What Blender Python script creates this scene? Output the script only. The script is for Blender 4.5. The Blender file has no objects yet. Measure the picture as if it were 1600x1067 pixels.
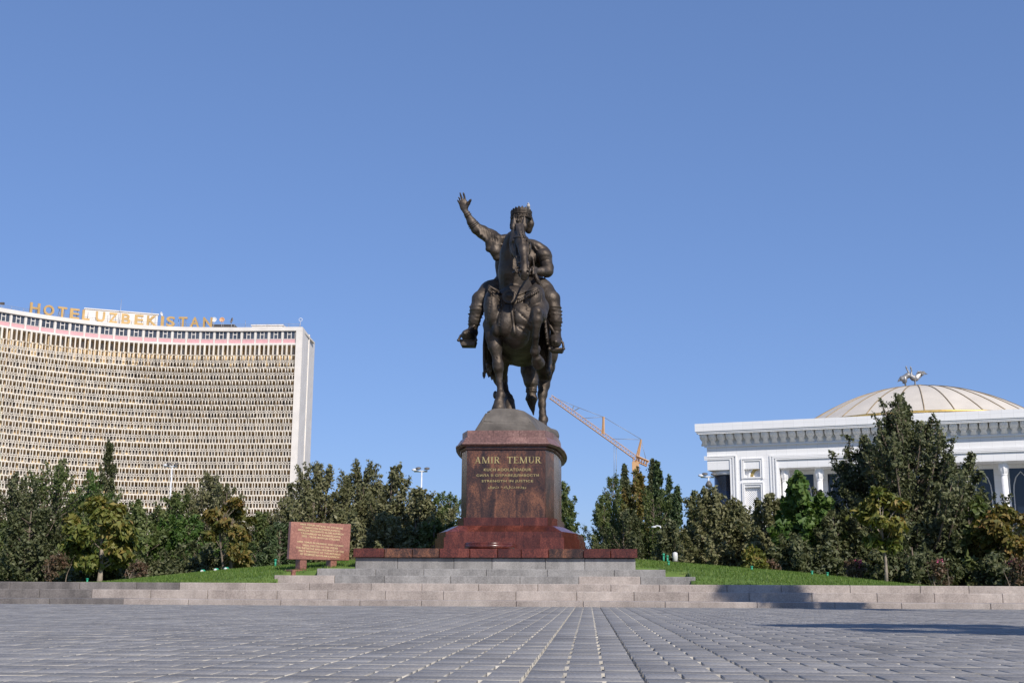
import bpy, bmesh, math, random
import numpy as np
from mathutils import Matrix, Vector, Quaternion

# ------------------------------------------------------------------ camera, sky, sun
scene = bpy.context.scene
C = scene.collection
FPX = 1830.0                      # focal length in photograph pixels (1600 wide)
CAM = Vector((0, 0, 0.42))
PITCH = math.atan(386 / FPX); YAW = math.radians(3.72); ROLL = math.radians(0.27)
fw0 = Vector((-math.sin(YAW), math.cos(YAW), 0)); hz = Vector((math.cos(YAW), math.sin(YAW), 0))
FW = fw0 * math.cos(PITCH) + Vector((0, 0, 1)) * math.sin(PITCH)
up0 = Vector((0, 0, 1)) * math.cos(PITCH) - fw0 * math.sin(PITCH)
RT = hz * math.cos(ROLL) + up0 * math.sin(ROLL)
UP = up0 * math.cos(ROLL) - hz * math.sin(ROLL)
cam = bpy.data.cameras.new('camera'); camo = bpy.data.objects.new('camera', cam); C.objects.link(camo)
camo.matrix_world = Matrix(((RT.x, UP.x, -FW.x, CAM.x), (RT.y, UP.y, -FW.y, CAM.y), (RT.z, UP.z, -FW.z, CAM.z), (0, 0, 0, 1)))
cam.sensor_width = 36; cam.lens = 36 * FPX / 1600; cam.clip_start = 0.1; cam.clip_end = 9000
scene.camera = camo

SUN_EL = math.radians(39); SUN_AZ = math.radians(148)       # azimuth clockwise from +Y
TOSUN = Vector((math.sin(SUN_AZ) * math.cos(SUN_EL), math.cos(SUN_AZ) * math.cos(SUN_EL), math.sin(SUN_EL)))
world = bpy.data.worlds.new('World'); scene.world = world; world.use_nodes = True
wn = world.node_tree; bg = wn.nodes['Background']
sky = wn.nodes.new('ShaderNodeTexSky'); sky.sky_type = 'NISHITA'; sky.sun_disc = False
sky.sun_elevation = SUN_EL; sky.sun_rotation = SUN_AZ
sky.altitude = 450; sky.air_density = 1.0; sky.dust_density = 0.3; sky.ozone_density = 10
SKY = 0.12                                   # the camera's softer contrast: an even gamma and tint over the whole sky
def vm(op, a, b_):
    n_ = wn.nodes.new('ShaderNodeVectorMath'); n_.operation = op; wn.links.new(a, n_.inputs[0]); n_.inputs[1].default_value = b_; return n_.outputs[0]
gm = wn.nodes.new('ShaderNodeGamma'); gm.inputs[1].default_value = 0.55
wn.links.new(vm('MULTIPLY', sky.outputs[0], (SKY, SKY, SKY)), gm.inputs[0])
wn.links.new(vm('MULTIPLY', gm.outputs[0], (0.58 / SKY, 0.66 / SKY, 0.885 / SKY)), bg.inputs[0]); bg.inputs[1].default_value = SKY
sl = bpy.data.lights.new('sun', 'SUN'); sl.energy = 5.0; sl.angle = math.radians(0.53); sl.color = (1, 0.93, 0.84)
so = bpy.data.objects.new('sun', sl); C.objects.link(so); so.location = (30, -30, 60)
so.rotation_mode = 'QUATERNION'; so.rotation_quaternion = (-TOSUN).to_track_quat('-Z', 'Y')
vs = scene.view_settings; vs.view_transform = 'Standard'; vs.look = 'None'; vs.exposure = 0.0; vs.gamma = 1.0

# ------------------------------------------------------------------ measuring helpers
def ray(px, py): return FW * FPX + RT * (px - 800) + UP * (533.5 - py)
def P(px, py, Y):
    d = ray(px, py); return CAM + d * ((Y - CAM.y) / d.y)
def PZ(px, py, z):
    d = ray(px, py); return CAM + d * ((z - CAM.z) / d.z)
rng = np.random.default_rng(7); rnd = random.Random(7)

# ------------------------------------------------------------------ object helpers
WM = {}
def link(o, parent=None, M=None):
    M = M.copy() if M is not None else Matrix.Identity(4)
    C.objects.link(o); WM[o.name] = M
    if parent is not None:
        o.parent = parent; o.matrix_parent_inverse = WM[parent.name].inverted()
    o.matrix_basis = M
    return o
def T(x, y=None, z=None, rz=0.0):
    v = Vector(x) if y is None else Vector((x, y, z))
    return Matrix.Translation(v) @ Matrix.Rotation(rz, 4, 'Z')
def tag(o, label=None, cat=None, group=None, kind=None):
    if label: o['label'] = label
    if cat: o['category'] = cat
    if group: o['group'] = group
    if kind: o['kind'] = kind
    return o
def empty(name, loc, label, cat, group=None, rz=0.0):
    o = bpy.data.objects.new(name, None); o.empty_display_size = 0.2
    link(o, None, T(loc, rz=rz)) if not isinstance(loc, Matrix) else link(o, None, loc)
    return tag(o, label, cat, group)
def np_mesh(name, V, F, smooth=False, mats=None):
    V = np.asarray(V, dtype=np.float32); me = bpy.data.meshes.new(name)
    F = np.asarray(F, dtype=np.int32); n, k = F.shape
    me.vertices.add(len(V)); me.vertices.foreach_set('co', V.ravel())
    me.loops.add(n * k); me.loops.foreach_set('vertex_index', F.ravel())
    me.polygons.add(n); me.polygons.foreach_set('loop_start', np.arange(0, n * k, k, dtype=np.int32))
    me.polygons.foreach_set('loop_total', np.full(n, k, dtype=np.int32))
    if smooth: me.polygons.foreach_set('use_smooth', np.ones(n, dtype=bool))
    me.update(calc_edges=True); me.validate()
    return me
class MB:
    def __init__(s): s.v = []; s.f = []; s.sm = []
    def add(s, V, F, smooth=False):
        b = len(s.v); s.v += [tuple(v) for v in V]; s.f += [tuple(i + b for i in f) for f in F]; s.sm += [smooth] * len(F); return s
    def box(s, x0, x1, y0, y1, z0, z1):
        return s.add([(x0,y0,z0),(x1,y0,z0),(x1,y1,z0),(x0,y1,z0),(x0,y0,z1),(x1,y0,z1),(x1,y1,z1),(x0,y1,z1)],
                     [(0,3,2,1),(4,5,6,7),(0,1,5,4),(1,2,6,5),(2,3,7,6),(3,0,4,7)])
    def hexa(s, bot, top):
        return s.add(list(bot) + list(top), [(3,2,1,0),(4,5,6,7),(0,1,5,4),(1,2,6,5),(2,3,7,6),(3,0,4,7)])
    def prism(s, poly, z0, z1, poly2=None):
        n = len(poly); p2 = poly2 or poly
        V = [(x, y, z0) for x, y in poly] + [(x, y, z1) for x, y in p2]
        F = [tuple(range(n - 1, -1, -1)), tuple(range(n, 2 * n))] + [(i, (i + 1) % n, n + (i + 1) % n, n + i) for i in range(n)]
        return s.add(V, F)
    def tube(s, pts, radii, n=8, smooth=True, caps=True):
        pts = [Vector(p) for p in pts]
        if not hasattr(radii, '__len__'): radii = [radii] * len(pts)
        V = []; F = []; ref = None
        for i, p in enumerate(pts):
            d = (pts[min(i + 1, len(pts) - 1)] - pts[max(i - 1, 0)])
            if d.length < 1e-9: d = Vector((0, 0, 1))
            d.normalize()
            if ref is None: ref = Vector((1, 0, 0)) if abs(d.x) < 0.8 else Vector((0, 1, 0))
            a = (ref - d * ref.dot(d)).normalized(); ref = a; b = d.cross(a)
            for k in range(n):
                t = 2 * math.pi * k / n; V.append(p + (a * math.cos(t) + b * math.sin(t)) * radii[i])
        for i in range(len(pts) - 1):
            for k in range(n):
                F.append((i*n+k, i*n+(k+1)%n, (i+1)*n+(k+1)%n, (i+1)*n+k))
        s.add(V, F, smooth)
        if caps: 
            m = len(s.v) - len(V)
            s.f += [tuple(m + k for k in range(n - 1, -1, -1)), tuple(m + (len(pts)-1)*n + k for k in range(n))]; s.sm += [False, False]
        return s
    def bar(s, a, b, w):   # square bar
        return s.tube([a, b], w * 0.7071, 4, False)
    def lathe(s, prof, n=24, c=(0, 0, 0), smooth=True):
        V = []; F = []
        for r, z in prof:
            for k in range(n):
                t = 2 * math.pi * k / n; V.append((c[0] + r * math.cos(t), c[1] + r * math.sin(t), c[2] + z))
        for i in range(len(prof) - 1):
            for k in range(n): F.append((i*n+k, i*n+(k+1)%n, (i+1)*n+(k+1)%n, (i+1)*n+k))
        F += [tuple(range(n - 1, -1, -1)), tuple((len(prof)-1)*n + k for k in range(n))]
        return s.add(V, F, smooth)
    def mesh(s, name='mesh'):
        me = bpy.data.meshes.new(name); me.from_pydata(s.v, [], s.f)
        me.polygons.foreach_set('use_smooth', s.sm); me.update(); return me
    def build(s, name, mat, parent=None, M=None):
        return mk(name, s.mesh(name), mat, parent, M)
def mk(name, me, mat, parent=None, M=None):
    if mat and not me.materials: me.materials.append(mat)
    return link(bpy.data.objects.new(name, me), parent, M)
def bevel_mesh(me, w, seg=1):
    bm = bmesh.new(); bm.from_mesh(me)
    bmesh.ops.bevel(bm, geom=list(bm.edges), offset=w, segments=seg, affect='EDGES'); bm.to_mesh(me); bm.free(); return me

# ------------------------------------------------------------------ materials
def new_mat(name):
    m = bpy.data.materials.new(name); m.use_nodes = True; nt = m.node_tree
    return m, nt, nt.nodes['Principled BSDF']
def N(nt, t, **kw):
    n = nt.nodes.new(t)
    for k, v in kw.items():
        if k in n.inputs: n.inputs[k].default_value = v
        else: setattr(n, k, v)
    return n
def rgba(c): return (c[0], c[1], c[2], 1)
def ramp(nt, stops, interp='LINEAR'):
    r = nt.nodes.new('ShaderNodeValToRGB'); r.color_ramp.interpolation = interp; e = r.color_ramp.elements
    while len(e) > 1: e.remove(e[-1])
    e[0].position = stops[0][0]; e[0].color = rgba(stops[0][1])
    for p, c in stops[1:]:
        q = e.new(p); q.color = rgba(c)
    return r
def coords(nt, scale=(1, 1, 1), rot=(0, 0, 0), space='geo'):
    if space == 'geo': g = nt.nodes.new('ShaderNodeNewGeometry').outputs['Position']
    else: g = nt.nodes.new('ShaderNodeTexCoord').outputs['Object']
    mp = nt.nodes.new('ShaderNodeMapping'); mp.inputs['Scale'].default_value = scale; mp.inputs['Rotation'].default_value = rot
    nt.links.new(g, mp.inputs[0]); return mp.outputs[0]
def mixc(nt, a, b, fac, mode='MIX'):
    m = nt.nodes.new('ShaderNodeMix'); m.data_type = 'RGBA'; m.blend_type = mode
    for i, v in ((6, a), (7, b), (0, fac)):
        if hasattr(v, 'links') or hasattr(v, 'is_output'): nt.links.new(v, m.inputs[i])
        else: m.inputs[i].default_value = rgba(v) if i != 0 else v
    return m.outputs[2]
def val_var(nt, col, amount):   # brightness change per object
    oi = nt.nodes.new('ShaderNodeObjectInfo'); mr = N(nt, 'ShaderNodeMapRange'); mr.inputs[3].default_value = 1 - amount; mr.inputs[4].default_value = 1 + amount
    nt.links.new(oi.outputs['Random'], mr.inputs[0])
    hv = nt.nodes.new('ShaderNodeHueSaturation'); nt.links.new(mr.outputs[0], hv.inputs['Value']); nt.links.new(col, hv.inputs['Color'])
    return hv.outputs[0]
def plain(name, c, rough=0.7, metal=0.0, noise=0.12, scale=3.0, bump=0.0, bscale=30.0, var=0.0, spec=0.5):
    m, nt, b = new_mat(name)
    co = coords(nt); nz = N(nt, 'ShaderNodeTexNoise'); nz.inputs['Scale'].default_value = scale; nz.inputs['Detail'].default_value = 6
    nt.links.new(co, nz.inputs[0])
    r = ramp(nt, [(0.3, [x * (1 - noise) for x in c]), (0.7, [min(1, x * (1 + noise)) for x in c])]); nt.links.new(nz.outputs[0], r.inputs[0])
    col = r.outputs[0]
    if var: col = val_var(nt, col, var)
    nt.links.new(col, b.inputs['Base Color']); b.inputs['Roughness'].default_value = rough; b.inputs['Metallic'].default_value = metal
    b.inputs['Specular IOR Level'].default_value = spec
    if bump:
        n2 = N(nt, 'ShaderNodeTexNoise'); n2.inputs['Scale'].default_value = bscale; nt.links.new(co, n2.inputs[0])
        bp = N(nt, 'ShaderNodeBump'); bp.inputs['Strength'].default_value = bump; bp.inputs['Distance'].default_value = 0.02
        nt.links.new(n2.outputs[0], bp.inputs['Height']); nt.links.new(bp.outputs[0], b.inputs['Normal'])
    return m
def granite(name, dark, mid, light, rough=0.5, grain=26.0, vein=0.0, var=0.12, big=0.8, stain=0.0):
    m, nt, b = new_mat(name)
    co = coords(nt)
    v = N(nt, 'ShaderNodeTexNoise'); v.inputs['Scale'].default_value = grain; v.inputs['Detail'].default_value = 4; v.inputs['Roughness'].default_value = 0.75
    nt.links.new(co, v.inputs[0])
    src = v.outputs[0]
    w = N(nt, 'ShaderNodeTexNoise'); w.inputs['Scale'].default_value = big; w.inputs['Detail'].default_value = 7; w.inputs['Roughness'].default_value = 0.65
    if vein:
        cv = coords(nt, (2.2, 1.0, 0.75), (0, math.radians(38), 0)); nt.links.new(cv, w.inputs[0]); w.inputs['Distortion'].default_value = 0.9
    else: nt.links.new(co, w.inputs[0])
    mm = N(nt, 'ShaderNodeMix'); mm.inputs[0].default_value = 0.5 if not vein else vein
    nt.links.new(src, mm.inputs[2]); nt.links.new(w.outputs[0], mm.inputs[3])
    r = ramp(nt, [(0.36, dark), (0.5, mid), (0.66, light)]); nt.links.new(mm.outputs[0], r.inputs[0])
    col = val_var(nt, r.outputs[0], var)
    if stain:
        cs = coords(nt, (2.5, 2.5, 0.35)); s = N(nt, 'ShaderNodeTexNoise'); s.inputs['Scale'].default_value = 1.6; s.inputs['Detail'].default_value = 5
        nt.links.new(cs, s.inputs[0]); sr = ramp(nt, [(0.35, (1 - stain,) * 3), (0.6, (1, 1, 1))]); nt.links.new(s.outputs[0], sr.inputs[0])
        col = mixc(nt, col, sr.outputs[0], 1.0, 'MULTIPLY')
    nt.links.new(col, b.inputs['Base Color']); b.inputs['Roughness'].default_value = rough
    bp = N(nt, 'ShaderNodeBump'); bp.inputs['Strength'].default_value = 0.12 if rough > 0.35 else 0.02; bp.inputs['Distance'].default_value = 0.01
    nt.links.new(src, bp.inputs['Height']); nt.links.new(bp.outputs[0], b.inputs['Normal'])
    return m
def leafmat(name, stops, trans=0.3):
    m, nt, b = new_mat(name)
    at = N(nt, 'ShaderNodeAttribute', attribute_name='tint'); r = ramp(nt, stops); nt.links.new(at.outputs['Fac'], r.inputs[0])
    nt.links.new(r.outputs[0], b.inputs['Base Color']); b.inputs['Roughness'].default_value = 0.55; b.inputs['Specular IOR Level'].default_value = 0.35
    tr = N(nt, 'ShaderNodeBsdfTranslucent'); hv = N(nt, 'ShaderNodeHueSaturation'); hv.inputs['Value'].default_value = 1.1; hv.inputs['Saturation'].default_value = 1.15
    nt.links.new(r.outputs[0], hv.inputs['Color']); nt.links.new(hv.outputs[0], tr.inputs[0])
    mx = N(nt, 'ShaderNodeMixShader'); mx.inputs[0].default_value = trans
    nt.links.new(b.outputs[0], mx.inputs[1]); nt.links.new(tr.outputs[0], mx.inputs[2]); nt.links.new(mx.outputs[0], nt.nodes['Material Output'].inputs[0])
    return m

M_grey = granite('grey_granite', (0.15, 0.142, 0.135), (0.265, 0.252, 0.238), (0.39, 0.372, 0.352), 0.6, 30, var=0.13, stain=0.22)
M_pink = granite('pinkish_granite', (0.20, 0.165, 0.145), (0.345, 0.295, 0.260), (0.50, 0.44, 0.39), 0.62, 34, var=0.09, stain=0.16)
M_red = granite('red_polished_granite', (0.014, 0.007, 0.006), (0.085, 0.021, 0.014), (0.225, 0.066, 0.042), 0.25, 38, vein=0.4, var=0.28, big=1.5)
M_die = granite('brown_polished_granite', (0.010, 0.008, 0.007), (0.055, 0.027, 0.019), (0.30, 0.125, 0.062), 0.24, 42, vein=0.5, var=0.04, big=1.25)
M_capstone = granite('pale_red_granite', (0.06, 0.035, 0.032), (0.19, 0.10, 0.085), (0.36, 0.23, 0.19), 0.4, 18, var=0.15)
M_sign = granite('rose_granite', (0.12, 0.05, 0.038), (0.26, 0.115, 0.082), (0.42, 0.215, 0.155), 0.4, 22, var=0.05)
M_joint = plain('joint_mortar', (0.42, 0.38, 0.33), 0.9, noise=0.2, scale=20)
M_core = plain('dark_core', (0.08, 0.07, 0.065), 0.9)
M_gold = plain('gilded_letters', (0.75, 0.55, 0.22), 0.32, 0.8, noise=0.25, scale=25)
M_gilt2 = plain('gold_leaf_text', (0.62, 0.47, 0.26), 0.45, 0.3, noise=0.2, scale=25)
M_kerb = granite('weathered_dark_granite', (0.085, 0.075, 0.070), (0.16, 0.142, 0.130), (0.26, 0.235, 0.215), 0.6, 30, var=0.16, stain=0.3)
# ------------------------------------------------------------------ ground, lawn and plaza
XC = -2.62                                                   # axis of the monument
def ground_np(x, y):
    dx = np.abs(x - XC); dy = y - 39.0; k = np.where(dy < 0, 1.42, 0.55)
    d = np.sqrt(dx ** 2 + (dy * k) ** 2)
    h = np.interp(d, [0, 4.5, 6.5, 9.3, 11.5, 13.3, 16], [1.33, 1.33, 1.17, 0.95, 0.72, 0.53, 0.47])
    h = np.minimum(h, 0.52 + 0.5 * np.clip(y - 31.95, 0, None))
    return np.where(y > 62, h * np.clip((82 - y) / 20, 0, 1), h)
def ground(x, y): return float(ground_np(np.array([x]), np.array([y]))[0])

M_far = plain('dry_ground', (0.16, 0.15, 0.11), 0.95, noise=0.3, scale=0.05)
MB().add([(-4500,-4500,-0.08),(4500,-4500,-0.08),(4500,4500,-0.08),(-4500,4500,-0.08)], [(0,1,2,3)]).build('ground', M_far)['kind'] = 'structure'
m, nt, b = new_mat('lawn_soil'); co = coords(nt)
nz = N(nt, 'ShaderNodeTexNoise'); nz.inputs['Scale'].default_value = 1.3; nz.inputs['Detail'].default_value = 8; nt.links.new(co, nz.inputs[0])
r = ramp(nt, [(0.3, (0.06, 0.105, 0.018)), (0.55, (0.095, 0.155, 0.028)), (0.75, (0.13, 0.175, 0.042))]); nt.links.new(nz.outputs[0], r.inputs[0]); nt.links.new(r.outputs[0], b.inputs['Base Color']); b.inputs['Roughness'].default_value = 0.9
M_lawn = m
xs = np.concatenate([np.linspace(-75, -14, 100), np.linspace(-13.8, 9, 190), np.linspace(9.3, 75, 110)]); ys = np.concatenate([np.linspace(31.95, 45, 80), np.linspace(46, 85, 40)])
gx, gy = np.meshgrid(xs, ys, indexing='ij'); gz = ground_np(gx, gy) - 0.02
V = np.stack([gx, gy, gz], -1).reshape(-1, 3); ny = len(ys)
ii, jj = np.meshgrid(np.arange(len(xs) - 1), np.arange(ny - 1), indexing='ij'); a = (ii * ny + jj).ravel()
F = np.stack([a, a + ny, a + ny + 1, a + 1], -1); fc = V[F].mean(1)
ex4 = (P(428, 905, 32.25).x, P(1087, 905, 32.25).x); ex5 = (P(495, 893, 33.05).x, P(1040, 893, 33.05).x); exw = (P(555, 880, 33.9).x, P(993, 880, 33.9).x)
def on_steps(x, y): return ((x > ex4[0] + 0.1) & (x < ex4[1] - 0.1) & (y < 33.2)) | ((x > ex5[0] + 0.1) & (x < ex5[1] - 0.1) & (y < 34.0)) | ((x > exw[0] + 0.1) & (x < exw[1] - 0.1) & (y < 44.2))
lawn = mk('lawn', np_mesh('lawn', V, F[~on_steps(fc[:, 0], fc[:, 1])], True), M_lawn); lawn['kind'] = 'structure'
bm = bmesh.new(); bm.from_mesh(lawn.data); be = [e_ for e_ in bm.edges if e_.is_boundary]; ex = bmesh.ops.extrude_edge_only(bm, edges=be)   # turf edge turned down into the soil
bmesh.ops.translate(bm, verts=[v for v in ex['geom'] if isinstance(v, bmesh.types.BMVert)], vec=(0, 0, -0.9)); bm.to_mesh(lawn.data); bm.free()

# grass blades over the part of the mound that shows
n = 150000
bx = rng.uniform(-24, 17, n); by = 31.98 + 9.5 * rng.random(n) ** 1.35
keep = ~on_steps(bx, by); bx = bx[keep]; by = by[keep]; n = len(bx)
bz = ground_np(bx, by) - 0.02; ang = rng.uniform(0, 6.28, n); hgt = rng.uniform(0.035, 0.085, n); wd = rng.uniform(0.006, 0.012, n)
lx = rng.normal(0, 0.025, n); ly = rng.normal(0, 0.025, n)
p0 = np.stack([bx - np.cos(ang) * wd, by - np.sin(ang) * wd, bz], -1); p1 = np.stack([bx + np.cos(ang) * wd, by + np.sin(ang) * wd, bz], -1)
p2 = np.stack([bx + lx, by + ly, bz + hgt], -1)
V = np.stack([p0, p1, p2], 1).reshape(-1, 3); me = np_mesh('grass', V, np.arange(3 * n).reshape(-1, 3))
at = me.attributes.new('tint', 'FLOAT', 'POINT'); at.data.foreach_set('value', np.repeat(rng.random(n), 3).astype(np.float32))
M_grass = leafmat('grass_blades', [(0, (0.075, 0.14, 0.022)), (0.6, (0.125, 0.21, 0.034)), (1, (0.20, 0.26, 0.065))], 0.3)
tag(mk('grass', me, M_grass), 'short mown green grass covering the mound round the monument', 'grass', kind='stuff')

# plaza paving
m, nt, b = new_mat('paver_stone'); co = coords(nt)
nz = N(nt, 'ShaderNodeTexNoise'); nz.inputs['Scale'].default_value = 0.8; nz.inputs['Detail'].default_value = 8; nz.inputs['Roughness'].default_value = 0.7; nt.links.new(co, nz.inputs[0])
r = ramp(nt, [(0.3, (0.185, 0.176, 0.170)), (0.5, (0.250, 0.240, 0.230)), (0.75, (0.315, 0.300, 0.280))]); nt.links.new(nz.outputs[0], r.inputs[0])
at = N(nt, 'ShaderNodeAttribute', attribute_name='tint'); mr = N(nt, 'ShaderNodeMapRange'); mr.inputs[3].default_value = 0.82; mr.inputs[4].default_value = 1.16; nt.links.new(at.outputs['Fac'], mr.inputs[0])
hv = N(nt, 'ShaderNodeHueSaturation'); nt.links.new(mr.outputs[0], hv.inputs['Value']); nt.links.new(r.outputs[0], hv.inputs['Color'])
n3 = N(nt, 'ShaderNodeTexNoise'); n3.inputs['Scale'].default_value = 60; n3.inputs['Detail'].default_value = 3; nt.links.new(co, n3.inputs[0])
r3 = ramp(nt, [(0.35, (0.72, 0.72, 0.72)), (0.65, (1.15, 1.15, 1.15))]); nt.links.new(n3.outputs[0], r3.inputs[0])
nt.links.new(mixc(nt, hv.outputs[0], r3.outputs[0], 1.0, 'MULTIPLY'), b.inputs['Base Color']); b.inputs['Roughness'].default_value = 0.7; b.inputs['Specular IOR Level'].default_value = 0.25
cw = coords(nt, (1.5, 55, 1)); n4 = N(nt, 'ShaderNodeTexNoise'); n4.inputs['Scale'].default_value = 1; n4.inputs['Detail'].default_value = 4; nt.links.new(cw, n4.inputs[0])
bp = N(nt, 'ShaderNodeBump'); bp.inputs['Strength'].default_value = 0.35; bp.inputs['Distance'].default_value = 0.003; nt.links.new(n4.outputs[0], bp.inputs['Height']); nt.links.new(bp.outputs[0], b.inputs['Normal'])
M_paver = m
M_sand = plain('joint_sand', (0.40, 0.372, 0.322), 0.95, noise=0.3, scale=6)
YK = 29.0
paving = MB().add([(-45, -12, -0.021), (45, -12, -0.021), (45, YK + 0.3, -0.021), (-45, YK + 0.3, -0.021)], [(0, 1, 2, 3)]).build('plaza_paving', M_sand); paving['kind'] = 'structure'
MODW = PZ(1015, 1067, 0).x - PZ(815, 1067, 0).x; PH = PZ(1015, 1067, 0).x; ROWD = 0.265; RA = 0.335; JX = 0.021; JY = 0.005
items = []
for r_ in range(int((YK - 2.2) / ROWD)):
    y0 = 2.2 + (r_ // 2) * 2 * ROWD + (RA if r_ % 2 else 0); rd = RA if r_ % 2 == 0 else 2 * ROWD - RA
    lim0 = -0.52 * (y0 + ROWD) - 4.5; lim1 = 0.46 * (y0 + ROWD) + 5.0
    k0 = int(math.floor((lim0 - PH) / MODW)); k1 = int(math.ceil((lim1 - PH) / MODW))
    for k in range(k0, k1):
        x = PH + k * MODW
        if r_ % 2 == 0:
            for q in range(3): items.append((x + q * MODW / 3, y0, MODW / 3, rd))
        else: items.append((x, y0, MODW, rd))
def paver_np(x0, y0, w, d, dz, tl):
    c = 0.002; x1 = x0 + w - JX; y1 = y0 + d - (0.018 if int(round(y0 * 7.3)) % 6 == 0 else JY)
    ox = np.array([x0, x1, x1, x0]); oy = np.array([y0, y0, y1, y1]); ix = np.array([x0 + c, x1 - c, x1 - c, x0 + c]); iy = np.array([y0 + c, y0 + c, y1 - c, y1 - c])
    zz = dz + np.array([-1, 1, 1, -1]) * tl[0] + np.array([-1, -1, 1, 1]) * tl[1]
    return np.concatenate([np.stack([ox, oy, np.full(4, -0.04)], -1), np.stack([ox, oy, zz - 0.0015], -1), np.stack([ix, iy, zz], -1)])
PF = np.array([(8,9,10,11)] + [(a+i, a+(i+1)%4, a+4+(i+1)%4, a+4+i) for a in (0, 4) for i in range(4)])
def inframe(it):
    v = Vector((it[0] + it[2] / 2, it[1] + 0.13, 0)) - CAM; d = v.dot(FW); return abs(v.dot(RT) / d) < 0.45 and v.dot(UP) / d > -0.294
vis = [i for i, it in enumerate(items) if inframe(it)]
vis.sort(key=lambda i: -items[i][2] / items[i][1] ** 3)
pick = set(vis[:300]); shared = {}
restV = []
for i, (x, y, w, rd) in enumerate(items):
    tl = rng.normal(0, 0.0003, 2); dz = rng.normal(0, 0.0006)
    jx = rng.normal(0, 0.0015)
    if i in pick:
        key = (round(w, 3), rnd.randrange(4))
        if key not in shared:
            me = np_mesh('paver', paver_np(0, 0, w, rd, 0, rng.normal(0, 0.0003, 2)), PF); a_ = me.attributes.new('tint', 'FLOAT', 'POINT'); a_.data.foreach_set('value', np.full(12, rng.random(), np.float32)); shared[key] = me; me.materials.append(M_paver); me.materials.append(M_sand); me.polygons.foreach_set('material_index', [0, 1, 1, 1, 1, 0, 0, 0, 0])
        mk('paving_slab', shared[key], M_paver, paving, T(x + jx, y, dz))
    else: restV.append((paver_np(x + jx, y, w, rd, dz, tl), rng.random()))
V = np.concatenate([v for v, _ in restV]); F = (PF[None] + (np.arange(len(restV)) * 12)[:, None, None]).reshape(-1, 4)
me = np_mesh('paving_slabs', V, F); a_ = me.attributes.new('tint', 'FLOAT', 'POINT'); a_.data.foreach_set('value', np.repeat([t for _, t in restV], 12).astype(np.float32))
me.materials.append(M_paver); me.materials.append(M_sand); me.polygons.foreach_set('material_index', [0, 1, 1, 1, 1, 0, 0, 0, 0] * len(restV))
mk('paving_slabs', me, M_paver, paving)['kind'] = 'stuff'

# ------------------------------------------------------------------ granite steps and platform, block by block
YT = [29.0, 30.45, 31.4, 32.25, 33.05, 33.9]
ZT = [P(800, py, y)[2] for py, y in ((938, 29.0), (923, 30.45), (911.5, 31.4), (899.5, 32.25), (888.7, 33.05), (871.4, 33.9))]
steps = empty('granite_steps', (XC, 29.0, 0), 'broad tiers of grey and pinkish granite blocks below the monument', 'steps')
def block_row(name, parent, x0, x1, y0, y1, z0, z1, length, mat, joint=0.008, bev=0.012, odd=None):
    L = x1 - x0; n = max(1, round(L / length)); cuts = [x0] + [x0 + L * (i + rnd.uniform(-0.14, 0.14)) / n for i in range(1, n)] + [x1]
    for i in range(n):
        a, c = cuts[i] + joint / 2, cuts[i + 1] - joint / 2
        yj = rnd.uniform(-0.004, 0.004); zj = rnd.uniform(-0.003, 0.003)
        me = MB().box(-(c - a) / 2, (c - a) / 2, 0, y1 - y0, 0, z1 - z0 - 0.004).mesh(name); bevel_mesh(me, bev, 1)
        mm = mat if not odd or rnd.random() > odd[0] else odd[1]
        if (a + c) / 2 < -11.2 - 2.2 * rnd.random(): mm = M_kerb
        mk(name, me, mm, parent, T((a + c) / 2, y0 + yj, z0 + zj))
XL, XR = -25.0, 21.0
x4l, x4r = P(428, 905, YT[3]).x, P(1087, 905, YT[3]).x
x5l, x5r = P(495, 893, YT[4]).x, P(1040, 893, YT[4]).x
xwl, xwr = P(555, 880, YT[5]).x, P(993, 880, YT[5]).x
block_row('step_block', steps, XL, XR, YT[0], YT[1] + 0.3, -0.05, ZT[0], 1.9, M_pink)
block_row('step_block', steps, XL, XR, YT[1], YT[2] + 0.3, 0.0, ZT[1], 1.55, M_pink)
block_row('step_block', steps, XL, XR, YT[2], YT[2] + 0.62, 0.1, ZT[2], 1.6, M_pink)
block_row('step_block', steps, x4l + 0.3, x4r - 0.3, YT[2] + 0.63, YT[3] + 0.3, 0.2, ZT[2] - 0.004, 2.0, M_pink)
block_row('step_block', steps, x4l, x4r, YT[3], YT[4] + 0.3, 0.3, ZT[3], 1.55, M_grey, odd=(0.12, M_pink))
block_row('step_block', steps, x5l, x5r, YT[4], YT[5] + 0.3, 0.4, ZT[4], 1.5, M_grey, odd=(0.2, M_pink))
block_row('wall_block', steps, xwl, xwr, YT[5], YT[5] + 0.5, 0.5, ZT[5], 1.25, M_grey)
sxl, sxr = P(551.5, 863, 33.78).x, P(996, 863, 33.78).x
ZS = P(775, 856.6, 33.78)[2]
for s_ in (0, 1):
    xa = xwl if s_ == 0 else xwr - 0.4
    for k in range(6):
        me = MB().box(0, 0.4, 0, 1.65, 0, ZT[5] - 0.5 - 0.004).mesh('wall_block'); bevel_mesh(me, 0.012)
        mk('wall_block', me, M_grey, steps, T(xa, YT[5] + 0.51 + k * 1.66, 0.5))
platform = empty('granite_platform', (XC, 33.78, ZT[5]), 'flat red granite slab platform carrying the pedestal', 'platform')
block_row('coping_block', platform, sxl, sxr, 33.78, 34.5, ZT[5] + 0.004, ZS, 0.78, M_red, joint=0.014, bev=0.01, odd=(0.22, M_die))
for k in range(8):
    for s_ in (0, 1):
        me = MB().box(0, 0.7, 0, 1.18, 0, ZS - ZT[5] - 0.006).mesh('coping_block'); bevel_mesh(me, 0.01)
        mk('coping_block', me, M_red, platform, T(sxl if s_ == 0 else sxr - 0.7, 34.51 + k * 1.2, ZT[5] + 0.004))
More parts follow.
